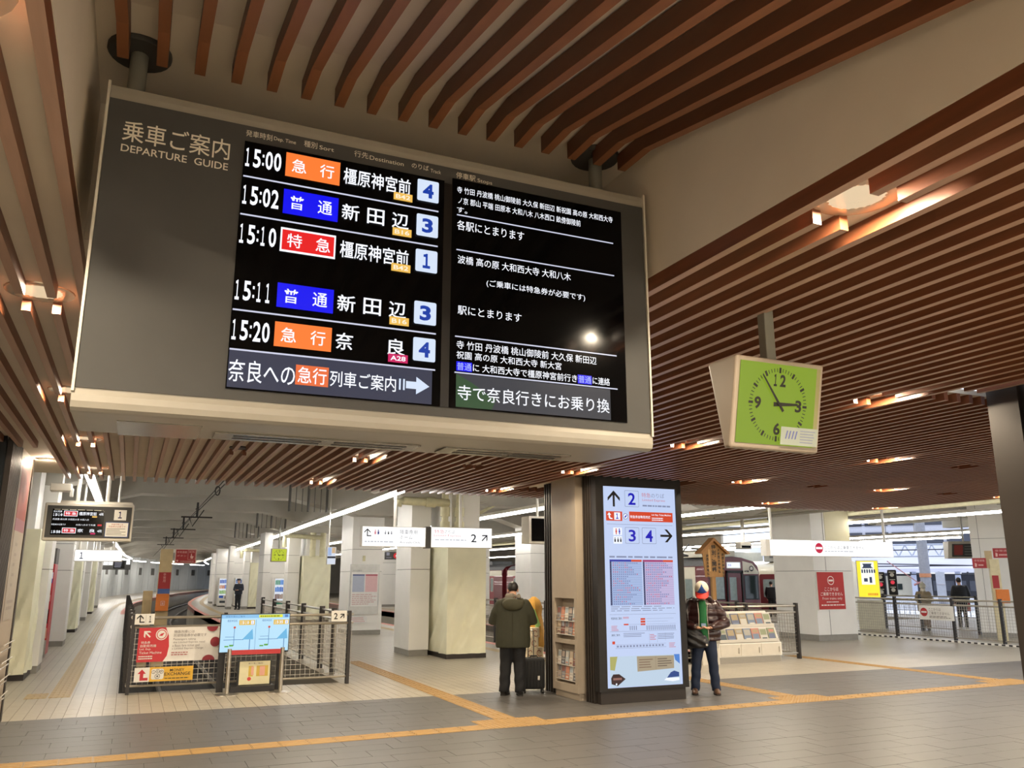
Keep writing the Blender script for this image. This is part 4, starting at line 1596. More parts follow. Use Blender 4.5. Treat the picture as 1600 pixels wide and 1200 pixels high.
p.text('次の発車', -1.17, 2.745, -1.05, 2.775, W_LIT)
p.text('丹波橋 高の原 大和西大寺 大和八木', -1.17, 2.625, -0.66, 2.655, W_LIT)
p.text('特急券が必要です', -1.18, 2.545, -0.98, 2.572, W_LIT)
p.text('大和八木まで先着', -0.84, 2.545, -0.56, 2.572, W_LIT)
p.rect(-0.53, -0.47, 2.545, 2.572, dr)
p.lines(-1.16, -0.47, 2.787, 2.796, 1, flat_grey, 0.9, 5, False, True)
p.build('train_rows', t)
p = Print((0, 14.984, 0))
p.rect(-0.305, -0.125, 2.645, 2.81, white_paint)
p.text('1', -0.245, 2.675, -0.19, 2.785, flat('track navy', '1d1d52'), 0.03)
p.rect(-0.42, -0.075, 2.375, 2.615, flat('sign navy', '2f4a86'))
p.rect(-0.41, -0.085, 2.385, 2.605, white_paint)
p.text('特急列車には', -0.33, 2.565, -0.16, 2.593, ne)
p.text('特急券が必要です', -0.37, 2.53, -0.12, 2.558, ne)
p.lines(-0.395, -0.1, 2.40, 2.52, 5, bg, 0.35, 8)
p.build('track_notice', t)

t = thing('lit_sign', 'white lit hanging box sign with a single 1', 'sign', (-0.54, 17.55, 2.03))
MB().box(-0.95, -0.14, 17.5, 17.62, 2.035, 2.25).build('box', pale_metal, t)
p = Print((0, 17.5, 0))
p.rect(-0.94, -0.15, 2.045, 2.24, white_lit)
p.text('1', -0.86, 2.08, -0.80, 2.20, emit('lit navy', '3c4068', 0.6), 0.02)
p.build('panel', t)
for xx in (-0.88, -0.3):
    MB().tube([(xx, 17.56, 2.25), (xx, 17.56, 4.75)], 0.02, 8).build('pole', white_paint, t)

t = thing('lit_sign', 'wide white lit sign pair, arrivals left and limited express track 2 right', 'sign', (5.35, 16.0, 2.33))
MB().box(4.01, 5.295, 15.97, 16.12, 2.325, 2.715).box(5.40, 6.72, 15.97, 16.12, 2.325, 2.73).build('box', pale_metal, t)
MB().box(5.295, 5.40, 15.96, 16.13, 2.31, 2.73).build('joint', board_grey, t)
lg = emit('lit mid grey', '90909c', 0.8)
lk = emit('lit dark', '3a3c4a', 0.5)
lb = emit('lit blue', '4450a0', 0.6)
lpale = emit('lit pale grey', 'c6c8d0', 0.95)
lp_ = emit('lit pink', 'd88494', 0.95)
p = Print((0, 15.97, 0))
p.rect(4.02, 5.285, 2.335, 2.705, white_lit)
p.rect(5.41, 6.71, 2.335, 2.72, white_lit)
p.arrow(4.115, 2.60, 0.14, 90, lk, 0.14)
p.rect(4.105, 4.195, 2.52, 2.54, lk)
for xx, mm in ((4.27, lp_), (4.33, lb)):
    p.disc(xx, 2.635, 0.014, mm, 10)
    p.rect(xx - 0.017, xx + 0.017, 2.56, 2.617, mm)
for xx in (4.47, 4.53, 4.59):
    p.disc(xx, 2.62, 0.011, lg, 8)
    p.rect(xx - 0.014, xx + 0.014, 2.565, 2.605, lk if xx < 4.56 and xx > 4.5 else lg)
p.lines(4.06, 4.65, 2.40, 2.44, 1, lpale, 0.6, 4, False, True)
p.text('降車専用', 4.76, 2.57, 5.12, 2.66, lg)
p.text('ホーム', 4.76, 2.475, 5.02, 2.55, lg)
p.text('Arrivals Only', 4.76, 2.38, 5.18, 2.44, lg)
p.text('特急', 5.47, 2.60, 5.68, 2.68, lp_)
p.text('のりば', 5.69, 2.60, 5.90, 2.675, lg)
p.text('Limited Express', 5.46, 2.53, 6.03, 2.585, lp_)
p.lines(5.48, 6.15, 2.46, 2.495, 1, lpale, 0.6, 6, False, True)
p.text('2', 6.25, 2.44, 6.37, 2.60, lk, 0.01)
p.arrow(6.55, 2.53, 0.17, 45, lk, 0.14)
p.build('panel', t)
for xx in (4.68, 6.05):
    MB().tube([(xx, 16.05, 2.72), (xx, 16.05, 4.75)], 0.032, 10).build('pole', white_paint, t, smooth=True)

t = thing('lit_sign', 'long white lit box sign saying no boarding from here', 'sign', (15.85, 16.0, 2.25))
MB().box(13.8, 17.95, 15.95, 16.15, 2.25, 2.64).build('box', white_paint, t)
p = Print((0, 15.95, 0))
p.rect(13.92, 15.2, 2.26, 2.63, white_lit)
p.rect(15.205, 17.94, 2.26, 2.63, white_lit)
nel = emit('lit no entry', 'd02548', 0.9)
p.disc(15.45, 2.45, 0.125, nel)
p.rect(15.35, 15.55, 2.425, 2.475, white_lit)
p.text('ここからはご乗車できません', 15.62, 2.43, 16.95, 2.52, lg)
p.lines(15.62, 16.6, 2.36, 2.395, 1, lpale, 0.7, 4, False, True)
p.build('panel', t)
for xx in (14.06, 17.78):
    MB().tube([(xx, 16.05, 2.64), (xx, 16.05, 4.75)], 0.035, 10).build('pole', white_paint, t, smooth=True)

# alarm post with red board between the rails' end
t = thing('alarm_post', 'beige post with red SOS board and orange emergency box', 'alarm post', (0.7, 19.1, 0))
MB().box(0.56, 0.80, 19.0, 19.22, 0, 2.32).build('post', mat('post beige', 'b9a47c', 0.55), t)
MB().box(0.84, 1.26, 19.0, 19.06, 2.03, 2.33).build('board', flat('board cream', 'd6c2b4'), t)
MB().box(0.79, 0.85, 19.02, 19.05, 2.25, 2.32).build('bracket', white_paint, t)
p = Print((0, 19.0, 0))
srd = flat('alarm red', '9c2226')
spk = flat('alarm pink', 'd9a9a2')
p.rect(0.855, 1.245, 2.045, 2.315, srd)
p.text('非常通報', 0.875, 2.24, 1.07, 2.285, spk)
p.text('ボタン', 0.875, 2.17, 1.06, 2.205, spk)
p.frame(1.09, 1.235, 2.11, 2.31, 0.004, spk)
p.text('SOS', 1.11, 2.25, 1.215, 2.29, spk, 0.01)
p.poly([(1.15, 2.13), (1.19, 2.13), (1.205, 2.18), (1.17, 2.185), (1.165, 2.23), (1.15, 2.23), (1.15, 2.185), (1.135, 2.18)], spk)
p.disc(0.89, 2.085, 0.02, spk, 12)
p.lines(0.95, 1.22, 2.065, 2.085, 1, spk, 0.6, 4, False, True)
p.build('lettering', t)
p = Print((0, 19.0, 0))
p.rect(0.565, 0.795, 1.52, 1.85, srd)
p.text('非', 0.65, 1.78, 0.70, 1.835, spk)
p.text('常', 0.65, 1.715, 0.70, 1.77, spk)
p.text('用', 0.65, 1.65, 0.70, 1.705, spk)
p.rect(0.565, 0.795, 1.42, 1.52, flat('alarm blue', '3d5f9c'))
p.build('label', t)
MB().bbox(0.55, 0.79, 18.9, 19.0, 1.08, 1.42, 0.01).build('orange_box', flat('alarm orange', 'd2752a'), t)
p = Print((0, 18.9, 0))
p.frame(0.64, 0.72, 1.19, 1.28, 0.012, spk)
p.rect(0.665, 0.695, 1.21, 1.25, spk)
p.build('symbol', t)
t = thing('cabinet_post', 'short plain beige post left of the SOS post', 'post', (0.39, 19.1, 0))
MB().bbox(0.30, 0.48, 19.0, 19.2, 0, 1.48, 0.008).build('body', mat('post beige', 'b9a47c', 0.55), t)
MB().bbox(0.33, 0.45, 18.99, 19.0, 0.6, 1.3, 0.003).build('door', mat('post beige dark', 'a8946d', 0.55), t)

# small hanging displays
t = thing('hanging_sign', 'narrow upright hanging sign with blue and white panels', 'sign', (4.74, 22, 2.05))
MB().box(4.63, 4.86, 22, 22.08, 2.07, 2.52).build('box', pale_metal, t)
p = Print((0, 22, 0))
p.rect(4.64, 4.85, 2.08, 2.51, emit('hang white', 'dfe6f4', 0.9))
p.rect(4.65, 4.74, 2.30, 2.50, emit('hang blue', 'a9bfe6', 0.9))
p.rect(4.75, 4.84, 2.36, 2.50, emit('hang tan', 'd8b890', 0.9))
p.rect(4.64, 4.85, 2.23, 2.28, lk)
p.build('panel', t)
MB().tube([(4.67, 22.04, 2.52), (4.67, 22.04, 4.75)], 0.018, 8).build('pole', white_paint, t)
t = thing('track_display', 'small dark hanging display with a red 4', 'display', (8.73, 30, 2.38))
MB().box(8.43, 9.05, 30, 30.12, 2.38, 2.65).build('box', board_grey, t)
p = Print((0, 30, 0))
p.rect(8.47, 8.58, 2.52, 2.63, lg)
p.lines(8.46, 8.66, 2.42, 2.47, 1, lg, 0.5, 4, False, True)
p.disc(8.83, 2.515, 0.10, emit('display red', 'd8262a', 0.9), 16)
p.text('4', 8.80, 2.46, 8.87, 2.57, iwh, 0.01)
p.rect(8.94, 9.0, 2.50, 2.53, iwh)
p.build('panel', t)
MB().tube([(8.95, 30.06, 2.65), (8.95, 30.06, 4.75)], 0.02, 8).build('pole', white_paint, t)
t = thing('platform_display', 'far dark hanging display over the left platform', 'display', (-0.75, 60, 2.2))
MB().box(-1.58, 0.05, 60, 60.3, 2.22, 2.83).build('box', board_grey, t)
p = Print((0, 60, 0))
p.rect(-1.55, -1.0, 2.5, 2.8, white_lit)
p.text('1', -1.32, 2.55, -1.22, 2.76, lk)
p.rect(-0.95, -0.3, 2.3, 2.75, screen_black)
p.lines(-0.9, -0.35, 2.35, 2.7, 4, lg, 0.5, 5)
p.rect(-0.22, 0.0, 2.55, 2.8, white_lit)
p.text('1', -0.14, 2.58, -0.08, 2.77, lk)
p.build('panel', t)
MB().tube([(-1.2, 60.15, 2.83), (-1.2, 60.15, 4.75)], 0.03, 8).build('pole', white_paint, t)
t = thing('monitor', 'hanging tilted grey monitor left of the broad right column', 'monitor', (25.2, 20.2, 2.35))
MB().hexa([(25.0, 20.0, 2.36), (25.9, 19.3, 2.36), (26.1, 19.6, 2.36), (25.2, 20.3, 2.36), (24.9, 19.85, 2.92), (25.8, 19.15, 2.92), (26.1, 19.6, 2.92), (25.2, 20.3, 2.92)]).build('case', pale_metal, t)
u = Vector((0.9, -0.7, 0)).normalized()
v = (Vector((24.9, 19.85, 2.92)) - Vector((25.0, 20.0, 2.36))).normalized()
p = Print((25.0, 20.0, 2.36), u, v)
p.rect(0.12, 1.0, 0.06, 0.5, mat('monitor grey', '4b4c48', 0.4))
p.rect(0.18, 0.45, 0.12, 0.46, emit('monitor red', '6e2c26', 0.5))
p.lines(0.5, 0.95, 0.1, 0.46, 4, mat('monitor text', '8a8c86', 0.5), 0.3, 5)
p.build('screen', t)
MB().tube([(25.5, 19.75, 2.92), (25.5, 19.75, 4.4)], 0.03, 8).build('pole', white_paint, t)
t = thing('surveillance_camera', 'white box camera hanging above the platform 1 display', 'camera', (-1.1, 15.0, 3.1))
MB().bbox(-1.26, -0.96, 14.95, 15.2, 3.08, 3.2, 0.012).build('housing', pale_metal, t)
MB().tube([(-1.1, 15.1, 3.2), (-1.1, 15.1, 4.75)], 0.02, 8).build('pole', white_paint, t)
MB().bbox(-0.98, -0.93, 14.97, 15.1, 3.0, 3.13, 0.008).build('lens_hood', white_paint, t)

# ================================================================ TUBE LIGHTS
TZ = 3.3


def tube_light(label, pts, w=0.09, housing=True, hang=None):
    pts = [Vector(q) for q in pts]
    t = thing('tube_light', label, 'tube light', tuple(pts[0]))
    m, h = MB(), MB()
    L, Rr = [], []
    for i, q in enumerate(pts):
        d = (pts[min(i + 1, len(pts) - 1)] - pts[max(i - 1, 0)])
        d.z = 0
        d.normalize()
        n = Vector((-d.y, d.x, 0)) * w / 2
        L.append(q + n)
        Rr.append(q - n)
    up = Vector((0, 0, 0.06))
    up2 = Vector((0, 0, 0.14))
    for a, b, c, d in zip(L, L[1:], Rr, Rr[1:]):
        m.hexa([c, d, b, a, c + up, d + up, b + up, a + up])
        k = (a - c).normalized() * 0.03
        h.hexa([c + up - k, d + up - k, b + up + k, a + up + k, c + up2 - k, d + up2 - k, b + up2 + k, a + up2 + k])
    m.build('tube', tube_white, t)
    if hang:
        for q in (pts[0] * 0.9 + pts[-1] * 0.1, (pts[0] + pts[-1]) / 2, pts[0] * 0.1 + pts[-1] * 0.9):
            MB().tube([q + Vector((0, 0, 0.1)), (q.x, q.y, hang)], 0.012, 6).build('hanger', pale_metal, t)
    if housing:
        h.build('housing', pale_metal, t)
    return t


tube_light('long white light line curving away above the middle platform edge', [(4.50, 14.6, TZ), (4.72, 19.24, TZ), (4.92, 26.5, TZ), (5.2, 34, TZ), (5.45, 42, TZ), (5.7, 54, TZ), (6.0, 65, TZ), (6.2, 75, TZ), (6.45, 84, TZ), (6.9, 92, TZ), (7.6, 100, TZ), (8.9, 112, TZ)])
tube_light('straight white light line above the left platform', [(-0.73, 14.6, TZ), (-0.75, 45, TZ), (-0.45, 68, TZ), (0.1, 82, TZ)])
tube_light('white light line on the far side of the middle platform', [(8.75, 14.6, TZ), (8.75, 75, TZ)])
tube_light('white light line over the near side of the third platform', [(13.15, 14.4, TZ), (13.6, 75, TZ)])
tube_light('white light line over the far side of the third platform', [(19.5, 13.9, TZ), (19.5, 75, TZ)])
tube_light('upper white light line left of the broad right column', [(27.4, 20, TZ), (27.2, 66, TZ)], 0.09, True, 4.42)
tube_light('lower white light line near the hanging monitor', [(30.6, 23.8, TZ), (29.8, 45, TZ)], 0.09, True, 4.42)
TP = [(-2.2, 58), (-1.6, 70), (-0.9, 82), (0.4, 92), (2.2, 101), (4.4, 109), (7.2, 117), (10.6, 126)]
for i, (xa, ya) in enumerate(TP):
    xb, yb = (TP + [(13.5, 133)])[i + 1]
    q = 0.55
    tube_light('short white light number %s along the curved tunnel wall' % ('one', 'two', 'three', 'four', 'five', 'six', 'seven', 'eight')[i], [(xa, ya, TZ), (xa + (xb - xa) * q, ya + (yb - ya) * q, TZ)], 0.28, False)
t = thing('platform_display', 'grey hanging display half hidden behind the information pillar', 'display', (8.3, 17.1, 2.5))
MB().box(8.0, 8.7, 16.9, 17.3, 2.48, 3.08).build('housing', pale_metal, t)
MB().box(8.06, 8.66, 16.89, 16.9, 2.53, 3.03).build('screen', screen_black, t)
MB().tube([(8.3, 17.1, 3.08), (8.3, 17.1, 4.75)], 0.03, 8).build('pole', white_paint, t)
t = thing('hanging_camera', 'cream ceiling pole ending in a small camera box above the red train', 'camera', (19.75, 24, 2.8))
MB().tube([(19.75, 24, 4.75), (19.75, 24, 2.95)], 0.06, 10).build('pole', pale_metal, t)
MB().bbox(19.5, 20.0, 23.85, 24.15, 2.72, 2.97, 0.03).build('housing', pale_metal, t)
MB().box(19.55, 19.95, 23.84, 23.86, 2.76, 2.84).build('window', screen_black, t)

# ================================================================ OVERHEAD PIPES, TRAYS AND WIRES
t = thing('drain_pipe', 'cream elbow pipe along the top of the wrapped column', 'pipe', (6.0, 18.2, 3.4))
MB().tube([(5.3, 18.0, 3.3), (5.33, 18.0, 3.38), (5.42, 18.0, 3.41), (6.5, 18.0, 3.40)], 0.09, 12).build('pipe', pipe_cream, t, smooth=True)
MB().tube([(5.95, 18.0, 3.405), (6.17, 18.0, 3.40)], 0.115, 12).build('collar', pipe_cream, t, smooth=True)
for i, xx in enumerate((6.43, 6.78)):
    t = thing('down_pipe', 'vertical cream pipe on the wrapped column top, %s' % ('left one' if i == 0 else 'right one'), 'pipe', (xx, 18.1, 2.6))
    MB().tube([(xx, 18.05, 2.75), (xx, 18.05, 3.75)], 0.08, 12).build('pipe', pipe_cream, t, smooth=True)
    for zz in (2.78, 3.1):
        MB().tube([(xx, 18.05, zz), (xx, 18.05, zz + 0.2)], 0.115, 12).build('collar', pipe_cream, t, smooth=True)
for lab, xx, yy, zz in (('cream elbow pipe above the lit vending machine', 5.75, 34.2, 3.3), ('cream elbow pipe above the two far vending machines', 5.95, 50, 3.2)):
    t = thing('drain_pipe', lab, 'pipe', (xx, yy, zz))
    MB().tube([(xx - 0.25, yy, zz - 0.4), (xx - 0.25, yy, zz), (xx, yy, zz + 0.06), (xx + 1.2, yy, zz)], 0.09, 10).build('pipe', pipe_cream, t, smooth=True)
    for q in (0.9, 1.3):
        MB().tube([(xx + q, yy + 0.2, 2.55), (xx + q, yy + 0.2, 3.5)], 0.12, 10).build('down_pipe', pipe_cream, t, smooth=True)
t = thing('cable_tray', 'slanting cream cable ladder under the hall ceiling above the second track', 'cable tray', (10.1, 24, 3.9))
for s in (0, 0.35):
    MB().tube([(9.5, 24 + s, 3.55), (10.8, 24 + s, 4.25)], 0.03, 6).build('side_rail', pipe_cream, t)
for i in range(6):
    q = i / 5
    MB().tube([(9.5 + 1.3 * q, 24, 3.55 + 0.7 * q), (9.5 + 1.3 * q, 24.35, 3.55 + 0.7 * q)], 0.02, 6).build('rung', pipe_cream, t)
wire_m = mat('wire', '25221f', 0.6)
t = thing('overhead_wire', 'black overhead wires with insulators above track one', 'overhead wire', (1.72, 20, 3.6))
MB().tube([(1.72, 14.4, 3.86), (1.72, 45, 3.62), (1.85, 80, 3.6)], 0.012, 5).build('wire', wire_m, t)
MB().tube([(1.62, 14.4, 3.62), (1.62, 45, 3.5), (1.75, 80, 3.5)], 0.012, 5).build('wire', wire_m, t)
ring = [(1.66 + 0.05 * math.cos(a), 20.0, 3.66 + 0.10 * math.sin(a)) for a in [2 * PI * i / 14 for i in range(15)]]
MB().tube(ring, 0.014, 6).build('tension_ring', wire_m, t)
for yy in (24.5, 31, 38, 46):
    m = MB()
    m.tube([(1.15, yy, 3.35), (1.95, yy, 3.35)], 0.022, 6)
    m.tube([(1.35, yy, 3.35), (1.45, yy, 3.1), (1.72, yy, 3.55)], 0.015, 6)
    m.tube([(1.55, yy, 3.35), (1.55, yy, 3.75)], 0.03, 6)
    m.lathe([(0.02, 3.55), (0.07, 3.56), (0.02, 3.6)], 1.55, yy, 8)
    m.build('wire_support', wire_m, t)
for i, (xx, yy) in enumerate(((3.6, 22), (3.85, 30), (4.0, 38))):
    t = thing('hanger_rod', 'thin ceiling rods above the curved light line, %s group' % ('nearest', 'middle', 'farthest')[i], 'rods', (xx, yy, 3.4))
    for j in range(7):
        MB().tube([(xx + 0.16 * j, yy, 3.4), (xx + 0.16 * j, yy, 4.75)], 0.012 if j % 3 else 0.035, 5).build('rod', concrete_dark, t)
pl = thing('pipe_bundle', 'grey pipes running under the ceiling of the third platform', 'pipes', (16, 24, 4))
for j, (xx, zz, rr2) in enumerate(((16.9, 3.68, 0.07), (17.12, 3.6, 0.05), (17.38, 3.7, 0.09), (17.65, 3.58, 0.05), (20.1, 3.68, 0.09))):
    MB().tube([(xx, 13.6, zz), (xx, 60, zz)], rr2, 8).build('pipe', concrete if j % 2 else pipe_cream, pl)
for j in range(7):
    MB().tube([(12.6 + 1.1 * j, 22, 3.6), (12.9 + 1.1 * j, 22.2, 4.7)], 0.03, 5).build('brace', concrete_dark, pl)
w2 = thing('overhead_wire', 'black overhead wires and brackets above the red train', 'overhead wire', (20, 27, 3.5))
for zz in (3.45, 3.7):
    MB().tube([(22.4, 20.5, zz), (22.4, 60, zz)], 0.014, 5).build('wire', wire_m, w2)
for j in range(5):
    MB().tube([(18.2 + 0.5 * j, 27.0, 2.6 + 0.22 * (j % 2)), (18.6 + 0.5 * j, 27.0, 2.8 + 0.2 * ((j + 1) % 2))], 0.03, 6).build('bracket', wire_m, w2)
MB().lathe([(0.0, 2.5), (0.28, 2.52), (0.30, 2.57), (0.1, 2.64)], 19.2, 27, 14).build('insulator', wire_m, w2)


# ================================================================ VENDING MACHINES
def vending(label, x0, x1, y, h, cols, seed, body=None):
    t = thing('vending_machine', label, 'vending machine', ((x0 + x1) / 2, y + 0.35, 0))
    w = x1 - x0
    MB().bbox(x0, x1, y, y + 0.7, 0.06, h, 0.02).build('body', body or white_paint, t)
    MB().box(x0 + 0.03, x1 - 0.03, y + 0.05, y + 0.65, 0, 0.06).build('feet', black_metal, t)
    p = Print((0, y, 0))
    top = h - 0.05
    p.rect(x0 + w * 0.06, x1 - w * 0.06, h * 0.40, top, emit('vend pane', 'e6ecf6', 0.9))
    rnd = random.Random(seed)
    rows = len(cols)
    rh = (top - h * 0.42) / rows
    for r, cc in enumerate(cols):
        z0 = top - (r + 1) * rh + rh * 0.12
        n = 9
        for i in range(n):
            a = x0 + w * 0.09 + (w * 0.82) * i / n
            c = cc[int(i * len(cc) / n)]
            p.rect(a, a + w * 0.82 / n * 0.82, z0, z0 + rh * (0.62 + 0.1 * rnd.random()), emit('drink ' + c, c, 0.8))
    p.build('drink_window', t)
    p = Print((0, y - 0.001, 0))
    p.rect(x0 + w * 0.1, x0 + w * 0.55, h * 0.30, h * 0.38, emit('drink panel ' + cols[0][0], cols[0][0], 0.5))
    p.rect(x1 - w * 0.28, x1 - w * 0.1, h * 0.27, h * 0.37, screen_black)
    p.rect(x0 + w * 0.18, x1 - w * 0.22, h * 0.13, h * 0.21, mat('vend slot', '4a4f55', 0.4))
    p.build('controls', t)
    return t


column('white column standing behind the lit vending machine', 6.15, 7.15, 41.85, 42.9, 3.5)
vending('white vending machine with four lit rows on the middle platform', 6.22, 7.02, 41, 1.74, [['4f9a78', '3f86d8', 'd87a3a'], ['3f7fd0', '2f66c0', 'c87a4a'], ['7a5a4a', '9a7a5a', 'c08a4a']], 3)
vending('far white vending machine with blue and orange front, left of the guard', 5.07, 5.62, 55, 1.72, [['3f66c0', '5a7fd0'], ['d89a6a', 'c8703f', '3f66c0'], ['7fae4a', '9ab85a']], 4)
vending('far vending machine right behind the standing guard', 6.0, 6.5, 55, 1.72, [['3f66a0', '2f4f8a'], ['b05a4a', '8a7fa0'], ['5a6a9a', 'c0c8d8']], 5)
red_body = mat('machine red', 'b3202c', 0.35)
t = thing('vending_machine', 'red machine between the columns on the left platform', 'vending machine', (-2.0, 28.4, 0))
VY = 22.0
MB().bbox(-2.4, -1.55, VY, VY + 0.8, 0.05, 2.05, 0.02).build('body', red_body, t)
MB().box(-2.4, -1.55, VY + 0.02, VY + 0.8, 2.05, 2.4).build('canopy', concrete_dark, t)
p = Print((0, VY, 0))
p.rect(-2.2, -1.57, 1.72, 1.86, emit('machine white', 'e8ecf4', 0.8))
p.rect(-2.2, -1.57, 1.62, 1.72, emit('machine blue', '3a4f9a', 0.7))
p.rect(-2.1, -1.57, 1.22, 1.36, flat('machine pink', 'd8a49c'))
p.rect(-2.1, -1.57, 0.74, 1.05, screen_black)
p.rect(-2.3, -1.56, 0.42, 0.64, flat('machine peach', 'd89a84'))
p.rect(-2.38, -1.55, 0.05, 0.38, flat('machine grey', 'a8a49c'))
p.build('front', t)

# ================================================================ TRAINS
def train_profile(x0, w):
    c = x0 + w / 2
    pts = [(x0 + 0.06, -0.75), (x0 + w - 0.06, -0.75), (x0 + w, -0.2), (x0 + w, 1.95), (x0 + w - 0.05, 2.18), (x0 + w - 0.25, 2.38), (c + 0.45, 2.53), (c, 2.57), (c - 0.45, 2.53), (x0 + 0.25, 2.38), (x0 + 0.05, 2.18), (x0, 1.95), (x0, -0.2)]
    return pts


def side_print(t, x0, y0, y1, door_every=4.9):
    """doors, windows and the cream band on the side that faces -x"""
    p = Print((x0, 0, 0), (0, -1, 0), (0, 0, 1))
    p.rect(-y1, -y0, 1.84, 2.16, train_cream)
    p.rect(-y1, -y0, -0.2, 0.12, train_cream)
    p.build('cream_band', t)
    y = y0 + 1.2
    while y < y1 - 1.5:
        p = Print((x0 - 0.004, 0, 0), (0, -1, 0), (0, 0, 1))
        p.rect(-y - 1.3, -y, 0.0, 1.82, mat('train door red', '862830', 0.3))
        for q in (0.12, 0.72):
            p.rrect(-y - q - 0.44, -y - q, 0.85, 1.70, 0.06, steel)
            p.rrect(-y - q - 0.41, -y - q - 0.03, 0.88, 1.67, 0.05, pale_glass)
        p.rect(-y - 0.655, -y - 0.645, 0.0, 1.82, black_metal)
        p.build('door', t)
        if y + 4.9 < y1:
            for q in (1.65, 2.65):
                p = Print((x0 - 0.004, 0, 0), (0, -1, 0), (0, 0, 1))
                p.rrect(-y - q - 0.9, -y - q, 0.85, 1.70, 0.06, steel)
                p.rrect(-y - q - 0.87, -y - q - 0.03, 0.88, 1.67, 0.05, dark_glass)
                p.build('window', t)
        y += door_every


def cab_side(t, x0, y0):
    p = Print((x0 - 0.002, 0, 0), (0, -1, 0), (0, 0, 1))
    p.rect(-y0 - 1.75, -y0 - 0.8, -0.2, 2.16, train_cream)
    p.rrect(-y0 - 1.55, -y0 - 1.0, 0.85, 1.7, 0.06, steel)
    p.rrect(-y0 - 1.52, -y0 - 1.03, 0.88, 1.67, 0.05, pale_glass)
    p.build('cab_side', t)


def car(t, x0, w, y0, y1, front=False):
    MB().prism(train_profile(x0, w), 'y', y0, y1).build('body', train_red, t, smooth=True)
    pr = train_profile(x0, w)
    rf = [(a, b + 0.012) for a, b in pr[4:11]]
    MB().prism(rf, 'y', y0 + 0.05, y1 - 0.05).build('roof', train_grey, t)
    if front:
        cab_side(t, x0, y0)
    side_print(t, x0, y0 + (1.8 if front else 0.1), y1 - 0.1)
    yy = y0 + 3
    while yy < y1 - 3:
        MB().bbox(x0 + 0.55, x0 + w - 0.55, yy, yy + 2.0, 2.5, 2.78, 0.06).build('roof_unit', train_grey, t)
        yy += 5.5


TX, TW = 21.15, 2.6
tr = thing('train', 'dark red and cream train with lit destination sign facing the concourse', 'train', (TX + TW / 2, 28, -1.1))
car(tr, TX, TW, 28.0, 47.9, True)
car(tr, TX, TW, 48.6, 68.4)
car(tr, TX, TW, 69.1, 89)
for yy in (47.85, 68.35):
    m = MB()
    for i in range(5):
        m.box(TX + 0.25 - 0.03 * (i % 2), TX + TW - 0.25 + 0.03 * (i % 2), yy + 0.17 * i, yy + 0.17 * (i + 1) - 0.02, -0.4, 2.25)
    m.build('gangway', mat('gangway', '5c171f', 0.6), tr)
p = Print((0, 28.0, 0))
p.poly([(TX + 1.78, 1.88), (TX + TW - 0.03, 1.88), (TX + TW - 0.03, 1.98), (TX + TW - 0.32, 2.30), (TX + 1.78, 2.40)], train_cream)
p.poly([(TX + 0.03, 1.88), (TX + 0.82, 1.88), (TX + 0.82, 2.40), (TX + 0.32, 2.30), (TX + 0.03, 1.98)], train_cream)
p.build('cream_panel', tr)
p = Print((0, 27.995, 0))
p.rrect(TX + 0.96, TX + 1.68, 2.10, 2.36, 0.03, steel)
p.rect(TX + 1.0, TX + 1.64, 2.13, 2.33, emit('destination', 'eef2ff', 1.1))
p.text('普通', TX + 1.04, 2.18, TX + 1.2, 2.28, emit('destination blue', '6a78c8', 0.8))
p.build('destination_sign', tr)
p = Print((0, 27.995, 0))
p.rect(TX + 0.10, TX + 0.84, 0.86, 1.82, black_metal)
p.rect(TX + 0.14, TX + 0.80, 0.90, 1.78, pale_glass)
p.build('window', tr)
p = Print((0, 27.995, 0))
p.rect(TX + 1.82, TX + TW - 0.06, 0.86, 1.84, black_metal)
p.rect(TX + 1.86, TX + TW - 0.10, 0.90, 1.80, dark_glass)
p.build('window', tr)
m = MB()
m.box(TX + 0.90, TX + 0.96, 27.93, 28.0, -0.1, 2.0).box(TX + 1.66, TX + 1.74, 27.93, 28.0, -0.1, 2.0).box(TX + 0.90, TX + 1.74, 27.93, 28.0, 1.92, 2.02)
m.build('door_frame', black_metal, tr)
MB().box(TX + 1.0, TX + 1.64, 27.97, 27.99, 0.0, 1.9).build('front_door', train_red, tr)
p = Print((0, 27.965, 0))
p.rect(TX + 1.06, TX + 1.40, 0.85, 1.75, pale_glass)
p.build('door_window', tr)
p = Print((0, 27.99, 0))
p.disc(TX + 2.22, 2.10, 0.11, screen_black, 18)
p.disc(TX + 2.22, 2.10, 0.075, white_paint, 18)
p.rect(TX + 2.20, TX + 2.24, 2.0, 2.06, screen_black)
p.text('8728', TX + 1.86, 1.955, TX + 2.08, 2.02, screen_black, 0.02)
p.build('emblem', tr)
MB().bbox(TX + 0.5, TX + 1.7, 28.3, 30.5, 2.55, 2.82, 0.04).build('air_conditioner', train_cream, tr)
m = MB()
for s in (0, 0.9):
    m.tube([(TX + 0.6, 32 + s, 2.6), (TX + 1.3, 32.4 + s, 3.2), (TX + 2.0, 32 + s, 2.6)], 0.03, 6)
m.tube([(TX + 0.4, 32.9, 3.3), (TX + 2.2, 32.9, 3.3)], 0.03, 6)
m.build('pantograph', black_metal, tr)
m = MB()
m.box(TX + 0.1, TX + TW - 0.1, 27.95, 28.02, -0.72, -0.15)
m.build('skirt', black_metal, tr)
t2 = thing('train', 'cream train with red doors partly hidden behind the big right column', 'train', (30, 30, -1.1))
MB().prism(train_profile(28.6, 2.6), 'y', 29.5, 70).build('body', train_cream, t2, smooth=True)
